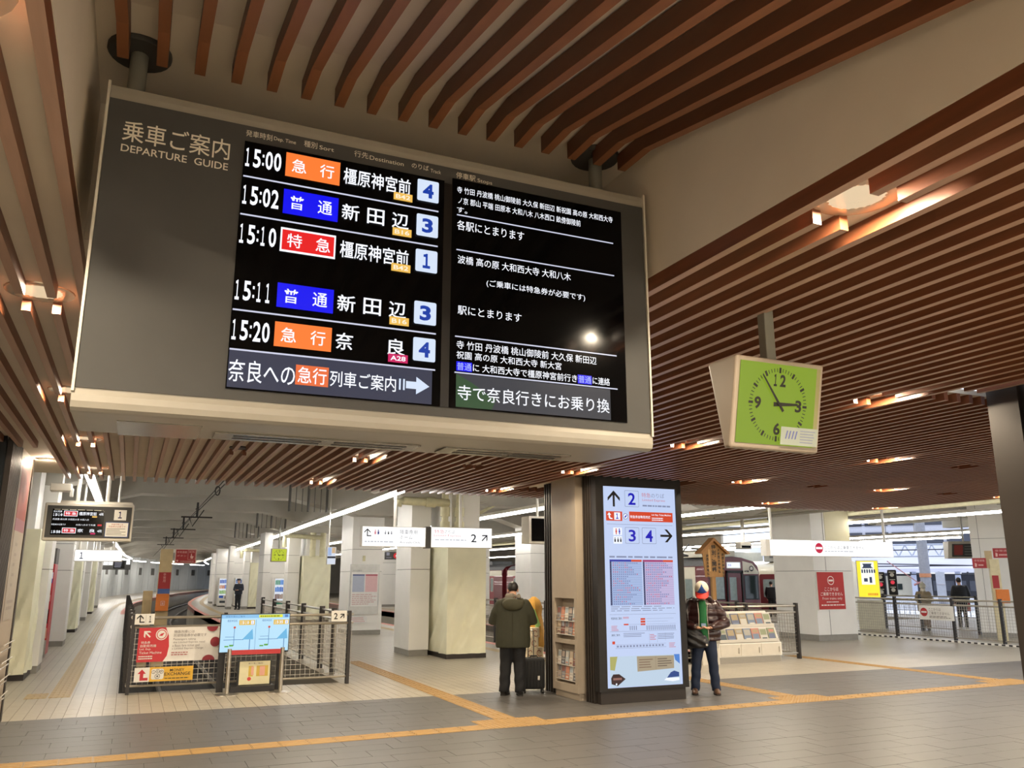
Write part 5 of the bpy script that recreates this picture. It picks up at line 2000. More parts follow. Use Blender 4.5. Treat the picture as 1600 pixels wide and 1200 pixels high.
for yy in (30.2, 32.2, 37.0, 42.0):
    p = Print((28.6, 0, 0), (0, -1, 0), (0, 0, 1))
    p.rrect(-yy - 1.5, -yy, -0.05, 1.9, 0.12, train_red)
    p.rrect(-yy - 1.25, -yy - 0.25, 0.8, 1.65, 0.06, pale_glass)
    p.build('door', t2)
    p = Print((28.6, 0, 0), (0, -1, 0), (0, 0, 1))
    p.rrect(-yy - 1.95, -yy - 1.6, 0.8, 1.65, 0.06, dark_glass)
    p.build('window', t2)
for yy in (30.5, 36, 42):
    o = MB().bbox(28.95, 30.9, yy, yy + 3.2, 2.5, 3.05, 0.04).build('roof_unit', mat('roof unit', '8f9088', 0.5), t2)
    p = Print((28.95, 0, 0), (0, -1, 0), (0, 0, 1))
    for q in (0.5, 1.2, 2.4):
        p.rect(-yy - q - 0.35, -yy - q, 2.68, 2.9, screen_black)
    p.build('vent', o)

# ================================================================ RIGHT BACKGROUND, OUTDOORS
AZ = math.atan2(0.757, 0.653)
RZ = -AZ


def far(name, label, cat, R, kind=None):
    t = thing(name, label, cat, (R * 0.757, R * 0.653, 0), RZ)
    return t


pale_blue = mat('pale painted steel', 'c4cce0', 0.6)
violet = mat('pale violet roof', 'cbcbdc', 0.7, var=0.08, scale=0.3)
mid_grey = mat('far grey', '9a9ca6', 0.7)
dark_far = mat('far dark', '3f4048', 0.6)
t = far('utility_pole', 'grey concrete pole with orange band beyond the right railing', 'pole', 50)
MB().tube([(0.70, 0, -1.2), (0.65, 0, 9)], [0.28, 0.22], 14).build('shaft', mid_grey, t, smooth=True, local=True)
MB().tube([(0.685, 0, 1.75), (0.685, 0, 1.95)], 0.285, 14).build('band', flat('pole orange', 'c98a64'), t, local=True)
MB().tube([(-1.1, 0, 2.6), (0.4, 0.4, 1.4)], 0.025, 6).tube([(0.1, 0.3, 1.35), (0.45, 0.3, 1.5)], 0.06, 6).build('signal_arm', mat('faded red', 'c08a88', 0.6), t, local=True)
t = far('signal_gantry', 'pale blue lattice girder over the open tracks', 'gantry', 62)
m = MB()
for zz in (3.1, 3.85):
    m.tube([(-7, 0, zz), (9, 0, zz)], 0.06, 6)
m.build('chord', pale_blue, t, local=True)
for i in range(20):
    MB().tube([(-7 + 0.8 * i, 0, 3.1), (-6.6 + 0.8 * i, 0, 3.85)], 0.045, 5).tube([(-6.6 + 0.8 * i, 0, 3.85), (-6.2 + 0.8 * i, 0, 3.1)], 0.045, 5).build('lattice_brace', pale_blue, t, local=True)
for xx in (-6.6, 3.8):
    MB().box(xx, xx + 0.12, -0.1, 0.1, -1.2, 8).box(xx + 0.7, xx + 0.82, -0.1, 0.1, -1.2, 8).build('leg', pale_blue, t, local=True)
    for i in range(9):
        MB().tube([(xx + 0.06, 0, -1 + i), (xx + 0.76, 0, i)], 0.04, 5).build('leg_brace', pale_blue, t, local=True)
for i in range(3):
    MB().tube([(-6.5 + 0.5 * i, 0, 3.7), (-2.6 + 0.5 * i, 0, 7.4)], 0.07, 6).build('stay', pale_blue, t, local=True)
t = far('overhead_wire', 'thin dark wires crossing the open yard at the right', 'overhead wire', 56)
for zz, dz in ((2.35, 0.1), (1.95, -0.05), (2.7, -0.4), (3.3, 0.1)):
    MB().tube([(-8, 0, zz), (8, 0.4, zz + dz)], 0.035, 5).build('wire', dark_far, t, local=True)
for i in range(9):
    MB().tube([(-6 + 1.5 * i, 0.1, 1.9), (-6 + 1.5 * i, 0.1, 2.06)], 0.05, 6).build('insulator', dark_far, t, local=True)
t = far('platform_canopy', 'pale violet station roof across the open yard', 'canopy', 95)
MB().hexa([(-18, 0, 2.3), (20, 0, 2.3), (20, 16, 5.2), (-18, 16, 5.2), (-18, 0, 2.6), (20, 0, 2.6), (20, 16, 5.5), (-18, 16, 5.5)]).build('roof', violet, t, local=True)
for i in range(13):
    MB().box(-17 + 3 * i, -16.8 + 3 * i, 0.2, 15.5, 2.62, 2.66).build('roof_seam', pale_blue, t, local=True)
for i in range(9):
    MB().box(-16 + 4 * i, -15.5 + 4 * i, 1, 1.4, -1.2, 2.5).build('pillar', pale_blue, t, local=True)
MB().box(-18, 20, 3, 3.3, -1.2, 2.2).build('back_wall', dark_far, t, local=True)
MB().box(-2.4, 0.2, 2.2, 3, -1.2, 1.9).build('cream_wall', train_cream, t, local=True)
MB().box(-1.9, -0.9, 2.1, 2.2, 0.5, 1.1).build('window', dark_glass, t, local=True)
for a, b in ((-2.2, 0), (1.8, 4.6), (6, 8.2)):
    MB().box(a, b, 1.4, 1.6, 2.0, 2.2).build('strip_light', emit('far strip', 'f4f6ff', 1.2), t, local=True)
for i in range(14):
    MB().box(-4.6 + 1.1 * i, -3.8 + 1.1 * i, 2.9, 3.0, 0.4, 1.4).build('window', mat('far window', '5c606c', 0.3), t, local=True)
MB().box(-18, 20, -6, 3, -1.3, -0.2).build('platform', mat('far platform', 'c2c4cc', 0.7), t, local=True)
t = far('office_building', 'dark glazed building above the open yard', 'building', 130)
MB().box(-16, 26, 0, 10, -1.2, 24).build('wall', mat('building', 'b9bac6', 0.6), t, local=True)
for i in range(12):
    for zz in (5.2, 8.8, 12.4):
        MB().box(-15.5 + 3.4 * i, -12.5 + 3.4 * i, -0.2, 0.1, zz, zz + 2.7).build('window', mat('building glass', '3a3d4a', 0.3), t, local=True)
t = far('yard_column', 'pale blue steel column in the open yard right of the concrete pole', 'column', 47)
MB().box(1.1, 1.5, 0, 0.3, -1.2, 2.0).build('shaft', pale_blue, t, local=True)
for i in range(5):
    MB().box(1.14, 1.46, -0.02, 0.0, -0.8 + 0.55 * i, -0.76 + 0.55 * i).build('band', violet, t, local=True)
t = far('yard_fence', 'low pale fence along the open yard', 'fence', 47)
for i in range(50):
    MB().box(-6 + 0.24 * i, -5.95 + 0.24 * i, 0, 0.03, -1.2, 0.55).build('picket', pale_blue, t, local=True)
MB().box(-6, 6, 0, 0.03, 0.5, 0.56).build('rail', pale_blue, t, local=True)
MB().box(-14, 14, -6, 60, -1.32, -1.26).build('yard_ground', ballast, floor)
for i, (u_, zz) in enumerate(((-1.08, 1.1), (-0.66, 1.18))):
    t = far('track_signal', 'black track signal with red lamp, %s of the pair' % ('left' if i == 0 else 'right'), 'signal', 36)
    MB().tube([(u_, 0, 0), (u_, 0, zz + 0.8)], 0.06, 8).build('mast', dark_far, t, local=True)
    MB().bbox(u_ - 0.16, u_ + 0.16, -0.2, 0.0, zz - 0.1, zz + 0.85, 0.04).build('head', black_metal, t, local=True)
    for j in range(3):
        o = MB().lathe([(0.0, 0), (0.075, 0)], u_, 0, 10).build('lamp', emit('signal red', 'd83a4a', 1.0) if j == 1 else white_paint, t, local=True)
        o.data.transform(Matrix.Translation((u_, -0.21, zz + 0.1 + 0.28 * j)) @ Matrix.Rotation(PI / 2, 4, 'X') @ Matrix.Translation((-u_, 0, 0)))
        MB().box(u_ - 0.1, u_ + 0.1, -0.3, -0.2, zz + 0.19 + 0.28 * j, zz + 0.215 + 0.28 * j).build('visor', white_paint, t, local=True)

t = thing('poster_box', 'yellow lit upright poster box beyond the right railing', 'poster', (23.75, 22.3, 0), -0.75)
MB().bbox(-0.36, 0.36, 0, 0.18, 1.0, 2.33, 0.01).build('box', pale_metal, t, local=True)
m = MB()
for i in range(14):
    m.box(-0.4 + 0.058 * i, -0.4 + 0.058 * i + 0.045, -0.02, 0.3, 0.0, 0.95)
m.box(-0.41, 0.41, 0, 0.3, 0.0, 0.98)
m.build('ribbed_cabinet', mat('cabinet cream', 'cfcbb6', 0.5), t, local=True)
M = root_matrix(t)
p = Print(M @ Vector((0, 0, 0)), M.to_3x3() @ Vector((1, 0, 0)), (0, 0, 1))
yl = emit('poster yellow', 'ffe93a', 1.1)
p.rect(-0.34, 0.34, 1.03, 2.31, yl)
p.rect(-0.22, 0.22, 1.5, 2.28, emit('poster pale', 'f4f6ee', 1.1))
pin = emit('poster ink lit', '4a5878', 0.6)
p.poly([(-0.16, 2.22), (0.16, 2.22), (0.12, 2.16), (0.14, 2.1), (0.2, 2.06), (-0.2, 2.06), (-0.14, 2.1), (-0.12, 2.16)], pin)
p.rects([(-0.2 + 0.08 * i, -0.15 + 0.08 * i, 1.9, 2.02) for i in range(6)] + [(-0.14, -0.02, 1.6, 1.72), (0.04, 0.12, 1.56, 1.76)], pin)
p.lines(-0.05, 0.28, 1.12, 1.22, 1, emit('poster orange', 'e89a2a', 1.0), 0.8, 4, False, True)
p.build('poster', t)
t = thing('alarm_post', 'beige post with orange alarm box before the white right wall', 'alarm post', (22.2, 16.3, 0), -0.75)
MB().box(-0.12, 0.12, 0, 0.2, 0, 2.25).build('post', mat('post cream', 'cfc39a', 0.5), t, local=True)
MB().box(-0.2, -0.03, 0.02, 0.12, 2.0, 2.48).build('post_top', mat('post beige', 'b9a47c', 0.55), t, local=True)
MB().bbox(-0.06, 0.26, -0.1, 0.02, 1.05, 1.42, 0.01).build('orange_box', flat('alarm orange', 'd2752a'), t, local=True)
MB().box(-0.10, 0.06, -0.012, 0, 1.45, 1.8).build('label', srd, t, local=True)
for a, b_, c_, d_ in ((-0.55, -0.2, 2.0, 2.28), (0.0, 0.5, 2.28, 2.55)):
    o = MB().box(a, b_, -0.02, 0.0, c_, d_).build('board', srd, t, local=True)
    M = root_matrix(t)
    p = Print(M @ Vector((0, -0.021, 0)), M.to_3x3() @ Vector((1, 0, 0)), (0, 0, 1))
    p.text('非常通報', a + 0.05, d_ - 0.1, b_ - 0.04, d_ - 0.04, spk)
    p.lines(a + 0.14, b_ - 0.08, c_ + 0.06, c_ + 0.11, 1, spk, 0.8, 4, False, True)
    p.poly([(a + 0.05, c_ + 0.04), (a + 0.1, c_ + 0.04), (a + 0.11, c_ + 0.12), (a + 0.06, c_ + 0.15)], spk)
    p.build('board_lettering', t)

# ================================================================ LEAFLET SHELF AND WOODEN NOTICE
t = thing('leaflet_shelf', 'low white shelf unit full of travel leaflets before the railing', 'shelf', (12.1, 14.8, 0))
m = MB()
m.box(11.28, 12.92, 14.66, 14.95, 0.13, 0.40)
m.build('cabinet', white_paint, t)
MB().box(11.30, 12.90, 14.68, 14.93, 0, 0.13).build('plinth', steel, t)
MB().box(10.85, 11.28, 14.66, 14.92, 0.0, 0.32).build('side_box', pale_metal, t)
for i in range(3):
    a = 11.30 + 0.535 * i
    d = MB().box(a, a + 0.52, 14.648, 14.66, 0.145, 0.385).build('door', pale_metal, t)
    MB().box(a + 0.46, a + 0.475, 14.635, 14.648, 0.2, 0.31).build('handle', steel, d)
for za, zb, ya, yb in ((0.40, 0.72, 14.68, 14.78), (0.70, 1.04, 14.80, 14.90)):
    MB().hexa([(11.30, ya, za), (12.9 - (za > 0.5) * 0.1, ya, za), (12.9 - (za > 0.5) * 0.1, yb + 0.04, za), (11.30, yb + 0.04, za), (11.30, yb, zb), (12.86 - (za > 0.5) * 0.12, yb, zb), (12.86 - (za > 0.5) * 0.12, yb + 0.04, zb), (11.30, yb + 0.04, zb)]).build('sloping_rack', pale_metal, t)
    MB().box(11.30, 12.85, ya - 0.03, ya, za + 0.02, za + 0.08).build('rack_lip', clear, t)
LEAF2 = [flat('leaf ' + c, c) for c in ('9d998f', '6f7c90', '83896c', '62687f', 'b07a6c', '3f4b53', '9a8a6c', 'b9b5ac')]
leafs2 = []
for i in range(8):
    m = MB()
    m.hexa([(-0.1, 0, 0), (0.1, 0, 0), (0.1, 0.01, 0), (-0.1, 0.01, 0), (-0.1, 0.09, 0.27), (0.1, 0.09, 0.27), (0.1, 0.10, 0.27), (-0.1, 0.10, 0.27)], 0)
    q = (0.5, 0.92) if i % 2 else (0.12, 0.6)
    m.poly([(-0.08, 0.09 * q[0] - 0.003, 0.27 * q[0]), (0.08, 0.09 * q[0] - 0.003, 0.27 * q[0]), (0.08, 0.09 * q[1] - 0.003, 0.27 * q[1]), (-0.08, 0.09 * q[1] - 0.003, 0.27 * q[1])], 1)
    q = (0.1, 0.3) if i % 2 else (0.7, 0.9)
    m.poly([(-0.06, 0.09 * q[0] - 0.003, 0.27 * q[0]), (0.07, 0.09 * q[0] - 0.003, 0.27 * q[0]), (0.07, 0.09 * q[1] - 0.003, 0.27 * q[1]), (-0.06, 0.09 * q[1] - 0.003, 0.27 * q[1])], 2)
    leafs2.append(m.mesh('leaflet', [LEAF2[i], LEAF2[(i * 3 + 5) % 8], LEAF2[(i * 5 + 2) % 8]]))
for r, (zz, yy) in enumerate(((0.42, 14.655), (0.725, 14.775))):
    for j in range(7):
        o = bpy.data.objects.new('leaflet', leafs2[(j * 3 + r * 5) % 8])
        COL.objects.link(o)
        o.location = (11.42 + 0.215 * j, yy, zz)
        tag(o, '%s travel leaflet from the left in the %s row of the white shelf' % (('first', 'second', 'third', 'fourth', 'fifth', 'sixth', 'seventh')[j], ('lower', 'upper')[r]), 'leaflet', 'leaflets in the %s row of the white shelf' % ('lower', 'upper')[r])
notice_wood = mat('notice wood', '96703f', 0.6, var=0.14, scale=5, stretch=(6, 6, 0.5), bump=0.1)
t = thing('wooden_notice', 'wooden notice board with a gabled roof and brush lettering on a post', 'notice board', (11.97, 15.6, 0))
MB().box(11.93, 12.03, 15.63, 15.70, 0, 2.5).build('post', notice_wood, t)
MB().prism([(11.74, 1.755), (12.25, 1.755), (12.30, 2.30), (11.96, 2.56), (11.68, 2.30)], 'y', 15.60, 15.63).build('board', notice_wood, t)
MB().prism([(11.54, 2.27), (11.60, 2.255), (11.96, 2.55), (12.33, 2.255), (12.39, 2.27), (11.96, 2.62)], 'y', 15.52, 15.72).build('roof', mat('notice roof wood', '8f6538', 0.6, var=0.1), t)
p = Print((0, 15.6, 0))
for i, ch in enumerate('特別ご開帳'):
    p.text(ch, 11.925, 2.355 - 0.122 * i, 12.045, 2.465 - 0.122 * i, ink, 0.03)
p.rect(11.83, 11.885, 1.88, 2.36, mat('notice strip', 'b8925c', 0.6))
for xx, zz, n in ((12.09, 2.38, 6), (12.2, 2.28, 7), (11.77, 2.25, 7)):
    for i, ch in enumerate('大和西大寺秘仏公開本'[n - 6:n + 1]):
        p.text(ch, xx - 0.005, zz - 0.078 * i - 0.066, xx + 0.06, zz - 0.078 * i, ink, 0.03)
p.build('lettering', t)

# ================================================================ SUITCASE, BOXES, BUNDLE
case_m = mat('suitcase shell', '0d0d0d', 0.7, var=0.05)
t = thing('suitcase', 'black upright suitcase with silver pull handle beside the man in olive', 'suitcase', (5.92, 12.38, 0), -0.35)
MB().bbox(-0.175, 0.175, -0.12, 0.12, 0.06, 0.52, 0.035).build('shell', case_m, t, smooth=True, local=True)
m = MB()
for i in range(6):
    m.bbox(-0.15 + 0.05 * i, -0.125 + 0.05 * i, -0.126, 0.126, 0.09, 0.49, 0.005)
m.build('rib', case_m, t, local=True)
MB().tube([(-0.07, 0.1, 0.5), (-0.07, 0.1, 0.90), (-0.05, 0.1, 0.925), (0.0, 0.1, 0.925), (0.02, 0.1, 0.90), (0.02, 0.1, 0.5)], 0.009, 8).build('pull_handle', steel, t, smooth=True, local=True)
MB().tube([(-0.05, 0, 0.52), (-0.04, 0, 0.545), (0.06, 0, 0.545), (0.07, 0, 0.52)], 0.012, 8).build('carry_handle', case_m, t, smooth=True, local=True)
MB().box(0.06, 0.09, -0.13, -0.12, 0.2, 0.26).build('badge', steel, t, local=True)
for sx in (-1, 1):
    for sy in (-1, 1):
        MB().tube([(sx * 0.14 - 0.015, sy * 0.085, 0.028), (sx * 0.14 + 0.015, sy * 0.085, 0.028)], 0.028, 10).box(sx * 0.14 - 0.012, sx * 0.14 + 0.012, sy * 0.085 - 0.015, sy * 0.085 + 0.015, 0.03, 0.07).build('wheel', black_metal, t, local=True)
gift = mat('gift paper', 'ddd0b4', 0.6)
sw_red = flat('swirl red', '8a3a30')
t = thing('display_table', 'low cream table holding the boxes behind the pillar', 'table', (6.4, 13.4, 0))
MB().box(6.15, 6.75, 13.15, 13.65, 0.40, 0.44).build('top', pale_metal, t)
for xx in (6.18, 6.69):
    for yy in (13.18, 13.59):
        MB().box(xx, xx + 0.03, yy, yy + 0.03, 0, 0.40).build('leg', pale_metal, t)
gl = ['bottom left', 'bottom right', 'middle', 'top']
for i, (xx, zz) in enumerate(((6.27, 0.44), (6.43, 0.44), (6.34, 0.60), (6.36, 0.76))):
    g = thing('gift_box', 'cream gift box with a red swirl, %s of the pile behind the pillar' % gl[i], 'box', (xx, 13.28, zz), 0, 'swirl gift boxes')
    MB().bbox(xx - 0.078, xx + 0.078, 13.2, 13.36, zz, zz + 0.158, 0.006).build('box', gift, g)
    p = Print((xx, 13.2, zz + 0.08))
    for k in range(9):
        a0, a1 = k * 0.6, (k + 1) * 0.6
        r0, r1 = 0.012 + 0.0055 * k, 0.012 + 0.0055 * (k + 1)
        wd = 0.012
        p.mb.poly([p.P(r0 * math.cos(a0), r0 * math.sin(a0)), p.P((r0 + wd) * math.cos(a0), (r0 + wd) * math.sin(a0)), p.P((r1 + wd) * math.cos(a1), (r1 + wd) * math.sin(a1)), p.P(r1 * math.cos(a1), r1 * math.sin(a1))], p.mi(sw_red))
    p.build('swirl', g)
t = thing('wrapped_bundle', 'golden cloth bundle tied with a light green ribbon behind the pillar', 'bundle', (6.46, 13.45, 0.44))
m = MB()
R = [(0.44, 0.13), (0.62, 0.17), (0.85, 0.17), (1.0, 0.15), (1.12, 0.12), (1.25, 0.13), (1.36, 0.10), (1.42, 0.03)]
N = 20
for z, r0 in R:
    for k in range(N):
        a = 2 * PI * k / N
        rr_ = r0 * (1 + 0.10 * math.sin(5 * a + z * 9) + 0.05 * math.sin(9 * a - z * 5))
        m.v.append((6.48 + rr_ * math.cos(a), 13.5 + rr_ * math.sin(a), z))
for i in range(len(R) - 1):
    for k in range(N):
        m.f.append((i * N + k, i * N + (k + 1) % N, (i + 1) * N + (k + 1) % N, (i + 1) * N + k))
        m.m.append(0)
m.f.append(tuple((len(R) - 1) * N + k for k in range(N)))
m.m.append(0)
m.build('cloth', mat('golden cloth', 'b98a34', 0.7, var=0.15, scale=9), t, smooth=True)
MB().hexa([(6.33, 13.30, 1.2), (6.39, 13.31, 1.22), (6.39, 13.33, 1.22), (6.33, 13.32, 1.2), (6.36, 13.31, 1.2), (6.40, 13.31, 1.22), (6.40, 13.33, 1.22), (6.36, 13.33, 1.2)]).hexa([(6.43, 13.31, 0.88), (6.52, 13.33, 0.95), (6.52, 13.345, 0.95), (6.43, 13.325, 0.88), (6.33, 13.30, 1.2), (6.40, 13.31, 1.22), (6.40, 13.325, 1.22), (6.33, 13.315, 1.2)]).build('ribbon', mat('green ribbon', '9fd07a', 0.5), t)


# ================================================================ PEOPLE
skin = mat('skin', 'c79a80', 0.5, var=0.04, scale=12)
hair_m = mat('black hair', '14110f', 0.5, var=0.3, scale=40, stretch=(1, 1, 0.2))


def remesh(mb, name, m, parent, voxel, smooth=4, fn=None, local=True, sub=0):
    """fuse overlapping closed shapes into ONE continuous surface"""
    me = mb.mesh(name, m)
    o = bpy.data.objects.new(name, me)
    COL.objects.link(o)
    r_ = o.modifiers.new('fuse', 'REMESH')
    r_.mode = 'VOXEL'
    r_.voxel_size = voxel
    s_ = o.modifiers.new('smooth', 'SMOOTH')
    s_.factor = 0.5
    s_.iterations = smooth
    dg = bpy.context.evaluated_depsgraph_get()
    new = bpy.data.meshes.new_from_object(o.evaluated_get(dg))
    new.name = name
    o.modifiers.clear()
    o.data = new
    bpy.data.meshes.remove(me)
    if fn:
        ns = [v.normal.copy() for v in new.vertices]
        for v, n in zip(new.vertices, ns):
            v.co += n * fn(v.co)
        new.update()
    new.shade_smooth()
    o.parent = parent
    return o


def head_shape(mb, c, bow, s=1.0, turn=0.0):
    """skull, jaw, nose, ears; faces -y, bowed forward by bow radians about the neck"""
    M = Matrix.Translation(c) @ Matrix.Rotation(turn, 4, 'Z') @ Matrix.Rotation(bow, 4, 'X')
    k = len(mb.v)
    mb.ball((0, 0.008, 0.035), 0.074, 0.092, 0.082, 16, 10)
    mb.ball((0, -0.022, -0.045), 0.056, 0.066, 0.075, 14, 8)
    mb.ball((0, -0.092, -0.02), 0.014, 0.022, 0.024, 8, 6)
    mb.ball((0, -0.075, -0.072), 0.026, 0.018, 0.012, 8, 6)
    for sx in (-1, 1):
        mb.ball((sx * 0.077, 0.01, -0.01), 0.012, 0.024, 0.034, 8, 6)
    for i in range(k, len(mb.v)):
        mb.v[i] = tuple(M @ (Vector(mb.v[i]) * s))
    return M


def limb(mb, pts, rs, n=12):
    """tapered limb with rounded ends"""
    mb.tube(pts, rs, n)
    for p_, r_ in ((pts[0], rs[0]), (pts[-1], rs[-1])):
        r_ = r_ if not isinstance(r_, (tuple, list)) else sum(r_) / 2
        mb.ball(p_, r_, r_, r_, 10, 7)


def lerp(a, b, t):
    return tuple(x + (y - x) * t for x, y in zip(a, b))


def hand(mb, wrist, d, palm_n, s=1.0, curl=0.6, thumb_side=1):
    """palm, four unequal bent fingers and a thumb; d points along the hand, palm_n out of the palm"""
    d = Vector(d).normalized()
    n = Vector(palm_n)
    n = (n - d * n.dot(d)).normalized()
    a = d.cross(n) * thumb_side
    w = Vector(wrist)
    mb.tube([w - d * 0.02, w + d * 0.03 * s, w + d * 0.085 * s], [(0.024 * s, 0.018 * s), (0.036 * s, 0.016 * s), (0.040 * s, 0.013 * s)], 10)
    for i, ln in enumerate((0.070, 0.080, 0.075, 0.058)):
        b = w + d * 0.085 * s + a * ((1.5 - i) * 0.020 * s)
        c1 = b + (d * math.cos(curl * 0.5) + n * math.sin(curl * 0.5)) * ln * 0.45 * s
        c2 = c1 + (d * math.cos(curl * 1.3) + n * math.sin(curl * 1.3)) * ln * 0.33 * s
        c3 = c2 + (d * math.cos(curl * 1.9) + n * math.sin(curl * 1.9)) * ln * 0.25 * s
        mb.tube([b - d * 0.02, b, c1, c2, c3], [0.009 * s, 0.0095 * s, 0.0085 * s, 0.008 * s, 0.006 * s], 7)
    b = w + d * 0.025 * s + a * 0.03 * s
    c1 = b + (a * 0.7 + d * 0.6 + n * 0.3).normalized() * 0.04 * s
    c2 = c1 + (a * 0.25 + d * 0.8 + n * 0.5).normalized() * 0.032 * s
    mb.tube([b - a * 0.02, b, c1, c2], [0.012 * s, 0.013 * s, 0.010 * s, 0.007 * s], 7)


def figure(name, label, loc, rz, H=1.66, bow=0.3, feet=((-0.12, 0.0), (0.14, 0.02)), toe=(0.0, 0.0), arms=None, coat=None, legs=None, shoe=None,
           hem=0.78, wide=1.0, puff=None, hair=True, voxel=0.013, head_off=(0, -0.05), group=None, leg_w=1.0, turn=0.0):
    """arms: for left(-x) and right(+x): (elbow, wrist, hand direction, palm normal); local frame, facing -y, unit height 1.66"""
    t = thing(name, label, 'person', loc, rz, group)
    s = H / 1.66
    S = lambda p_: tuple(v * s for v in p_)
    hc = S((head_off[0], head_off[1], 1.535))
    # body: one continuous skin
    b = MB()
    b.tube([S((0, 0.01, 0.80)), S((0, 0.01, 0.92)), S((0, 0, 1.05)), S((0, 0, 1.22)), S((0, 0.01, 1.34)), S((0, 0.01, 1.40))],
           [(0.15 * s, 0.10 * s), (0.165 * s, 0.11 * s), (0.135 * s, 0.095 * s), (0.16 * s, 0.105 * s), (0.15 * s, 0.09 * s), (0.07 * s, 0.06 * s)], 16)
    b.tube([S((0, 0.01, 1.34)), S((0, 0.0, 1.42)), tuple(Vector(hc) + Vector((0, 0.01, -0.03)))], [0.062 * s, 0.055 * s, 0.055 * s], 12)
    head_shape(b, hc, bow, s, turn)
    ank, knee = [], []
    for (fx, fy), sx in zip(feet, (-1, 1)):
        hip = (sx * 0.085, 0.01, 0.84)
        an = (fx, fy, 0.09)
        kn = tuple(v + w for v, w in zip(lerp(hip, an, 0.5), (0, -0.025, 0.02)))
        limb(b, [S(hip), S(lerp(hip, kn, 0.5)), S(kn), S(lerp(kn, an, 0.35)), S(an)], [0.078 * s, 0.068 * s, 0.052 * s, 0.052 * s, 0.036 * s])
        ank.append(an)
        knee.append(kn)
    sh = [(-0.17, 0.01, 1.335), (0.17, 0.01, 1.335)]
    for k in (0, 1):
        el, wr, hd, pn = arms[k]
        limb(b, [S(sh[k]), S(lerp(sh[k], el, 0.5)), S(el)], [0.052 * s, 0.046 * s, 0.039 * s])
        limb(b, [S(el), S(lerp(el, wr, 0.4)), S(wr)], [0.039 * s, 0.036 * s, 0.025 * s])
        hand(b, S(wr), hd, pn, s * 1.15, 0.55, 1 if k == 0 else -1)
    remesh(b, 'body', skin, t, voxel * 0.62, 2)
    # trousers
    m = MB()
    m.tube([S((0, 0.01, 0.74)), S((0, 0.01, 0.84)), S((0, 0.01, 0.98))], [(0.17 * s, 0.115 * s), (0.178 * s, 0.125 * s), (0.165 * s, 0.115 * s)], 18)
    for k in (0, 1):
        hip = (0.085 * (-1 if k == 0 else 1), 0.01, 0.80)
        an = (ank[k][0], ank[k][1] + 0.01, 0.05)
        m.tube([S(hip), S(lerp(hip, knee[k], 0.5)), S(knee[k]), S(lerp(knee[k], an, 0.5)), S(an)],
               [0.098 * s * leg_w, 0.09 * s * leg_w, 0.075 * s * leg_w, 0.07 * s * leg_w, 0.066 * s * leg_w], 14)
    remesh(m, 'trousers', legs, t, voxel, 3, lambda co: 0.004 * math.sin(co.z * 38 + co.x * 25) * (1.0 if co.z < 0.35 else 0.4))
    for k in (0, 1):
        fx, fy = ank[k][0], ank[k][1]
        q = MB()
        M = Matrix.Translation(S((fx, fy, 0))) @ Matrix.Rotation(toe[k], 4, 'Z')
        q.tube([(0, 0.075 * s, 0.045 * s), (0, 0.03 * s, 0.055 * s), (0, -0.05 * s, 0.05 * s), (0, -0.13 * s, 0.036 * s), (0, -0.175 * s, 0.026 * s)],
               [(0.036 * s, 0.04 * s), (0.043 * s, 0.052 * s), (0.047 * s, 0.046 * s), (0.045 * s, 0.034 * s), (0.022 * s, 0.02 * s)], 12)
        q.v = [tuple(M @ Vector((x, y, max(z, 0.012)))) for x, y, z in q.v]
        o = q.build('shoe', shoe, t, smooth=True, local=True)
        q = MB()
        q.prism([(0.036, 0.075), (0.046, -0.02), (0.05, -0.11), (0.02, -0.18), (-0.02, -0.18), (-0.05, -0.11), (-0.046, -0.02), (-0.036, 0.075)][::-1], 'z', 0.0, 0.022)
        q.v = [tuple(M @ (Vector(v) * s)) for v in q.v]
        q.build('sole', mat('sole', '1f1a17', 0.7), o, local=True)
    # coat
    m = MB()
    W = wide
    m.tube([S((0, 0.01, hem)), S((0, 0.01, hem + 0.12)), S((0, 0.005, 1.08)), S((0, 0.005, 1.24)), S((0, 0.01, 1.34)), S((0, 0.01, 1.405))],
           [(0.215 * W * s, 0.15 * s), (0.222 * W * s, 0.155 * s), (0.215 * W * s, 0.15 * s), (0.22 * W * s, 0.145 * s), (0.195 * W * s, 0.12 * s), (0.095 * s, 0.085 * s)], 20)
    for k in (0, 1):
        el, wr, hd, pn = arms[k]
        shx = (sh[k][0] * (1.05 + 0.2 * (W - 1)), sh[k][1], sh[k][2] - 0.01)
        wr2 = lerp(el, wr, 0.90)
        limb(m, [S(shx), S(lerp(shx, el, 0.5)), S(el), S(lerp(el, wr, 0.5)), S(wr2)], [0.085 * s, 0.078 * s * W, 0.072 * s * W, 0.064 * s * W, 0.055 * s])
    remesh(m, 'coat', coat, t, voxel, 4, puff)
    if hair:
        M = Matrix.Translation(hc) @ Matrix.Rotation(turn, 4, 'Z') @ Matrix.Rotation(bow, 4, 'X')
        q = MB()
        bm = bmesh.new()
        bmesh.ops.create_uvsphere(bm, u_segments=22, v_segments=14, radius=1)
        kill = [v for v in bm.verts if (v.co.z < (-0.9 if v.co.y > 0.25 else -0.62)) or (v.co.y < -0.45 and v.co.z < 0.35) or (abs(v.co.x) > 0.7 and v.co.y < 0.1 and v.co.z < -0.1)]
        bmesh.ops.delete(bm, geom=kill, context='VERTS')
        for v in bm.verts:
            k_ = 1 + 0.03 * math.sin(v.co.x * 19) * math.sin(v.co.y * 17 + v.co.z * 23)
            v.co = M @ (Vector((v.co.x * 0.084 * k_, 0.012 + v.co.y * 0.103 * k_, 0.035 + v.co.z * 0.098 * k_)) * s)
        q.add_bm(bm)
        o = q.build('hair', hair_m, t, smooth=True, local=True)
        sm = o.modifiers.new('thick', 'SOLIDIFY')
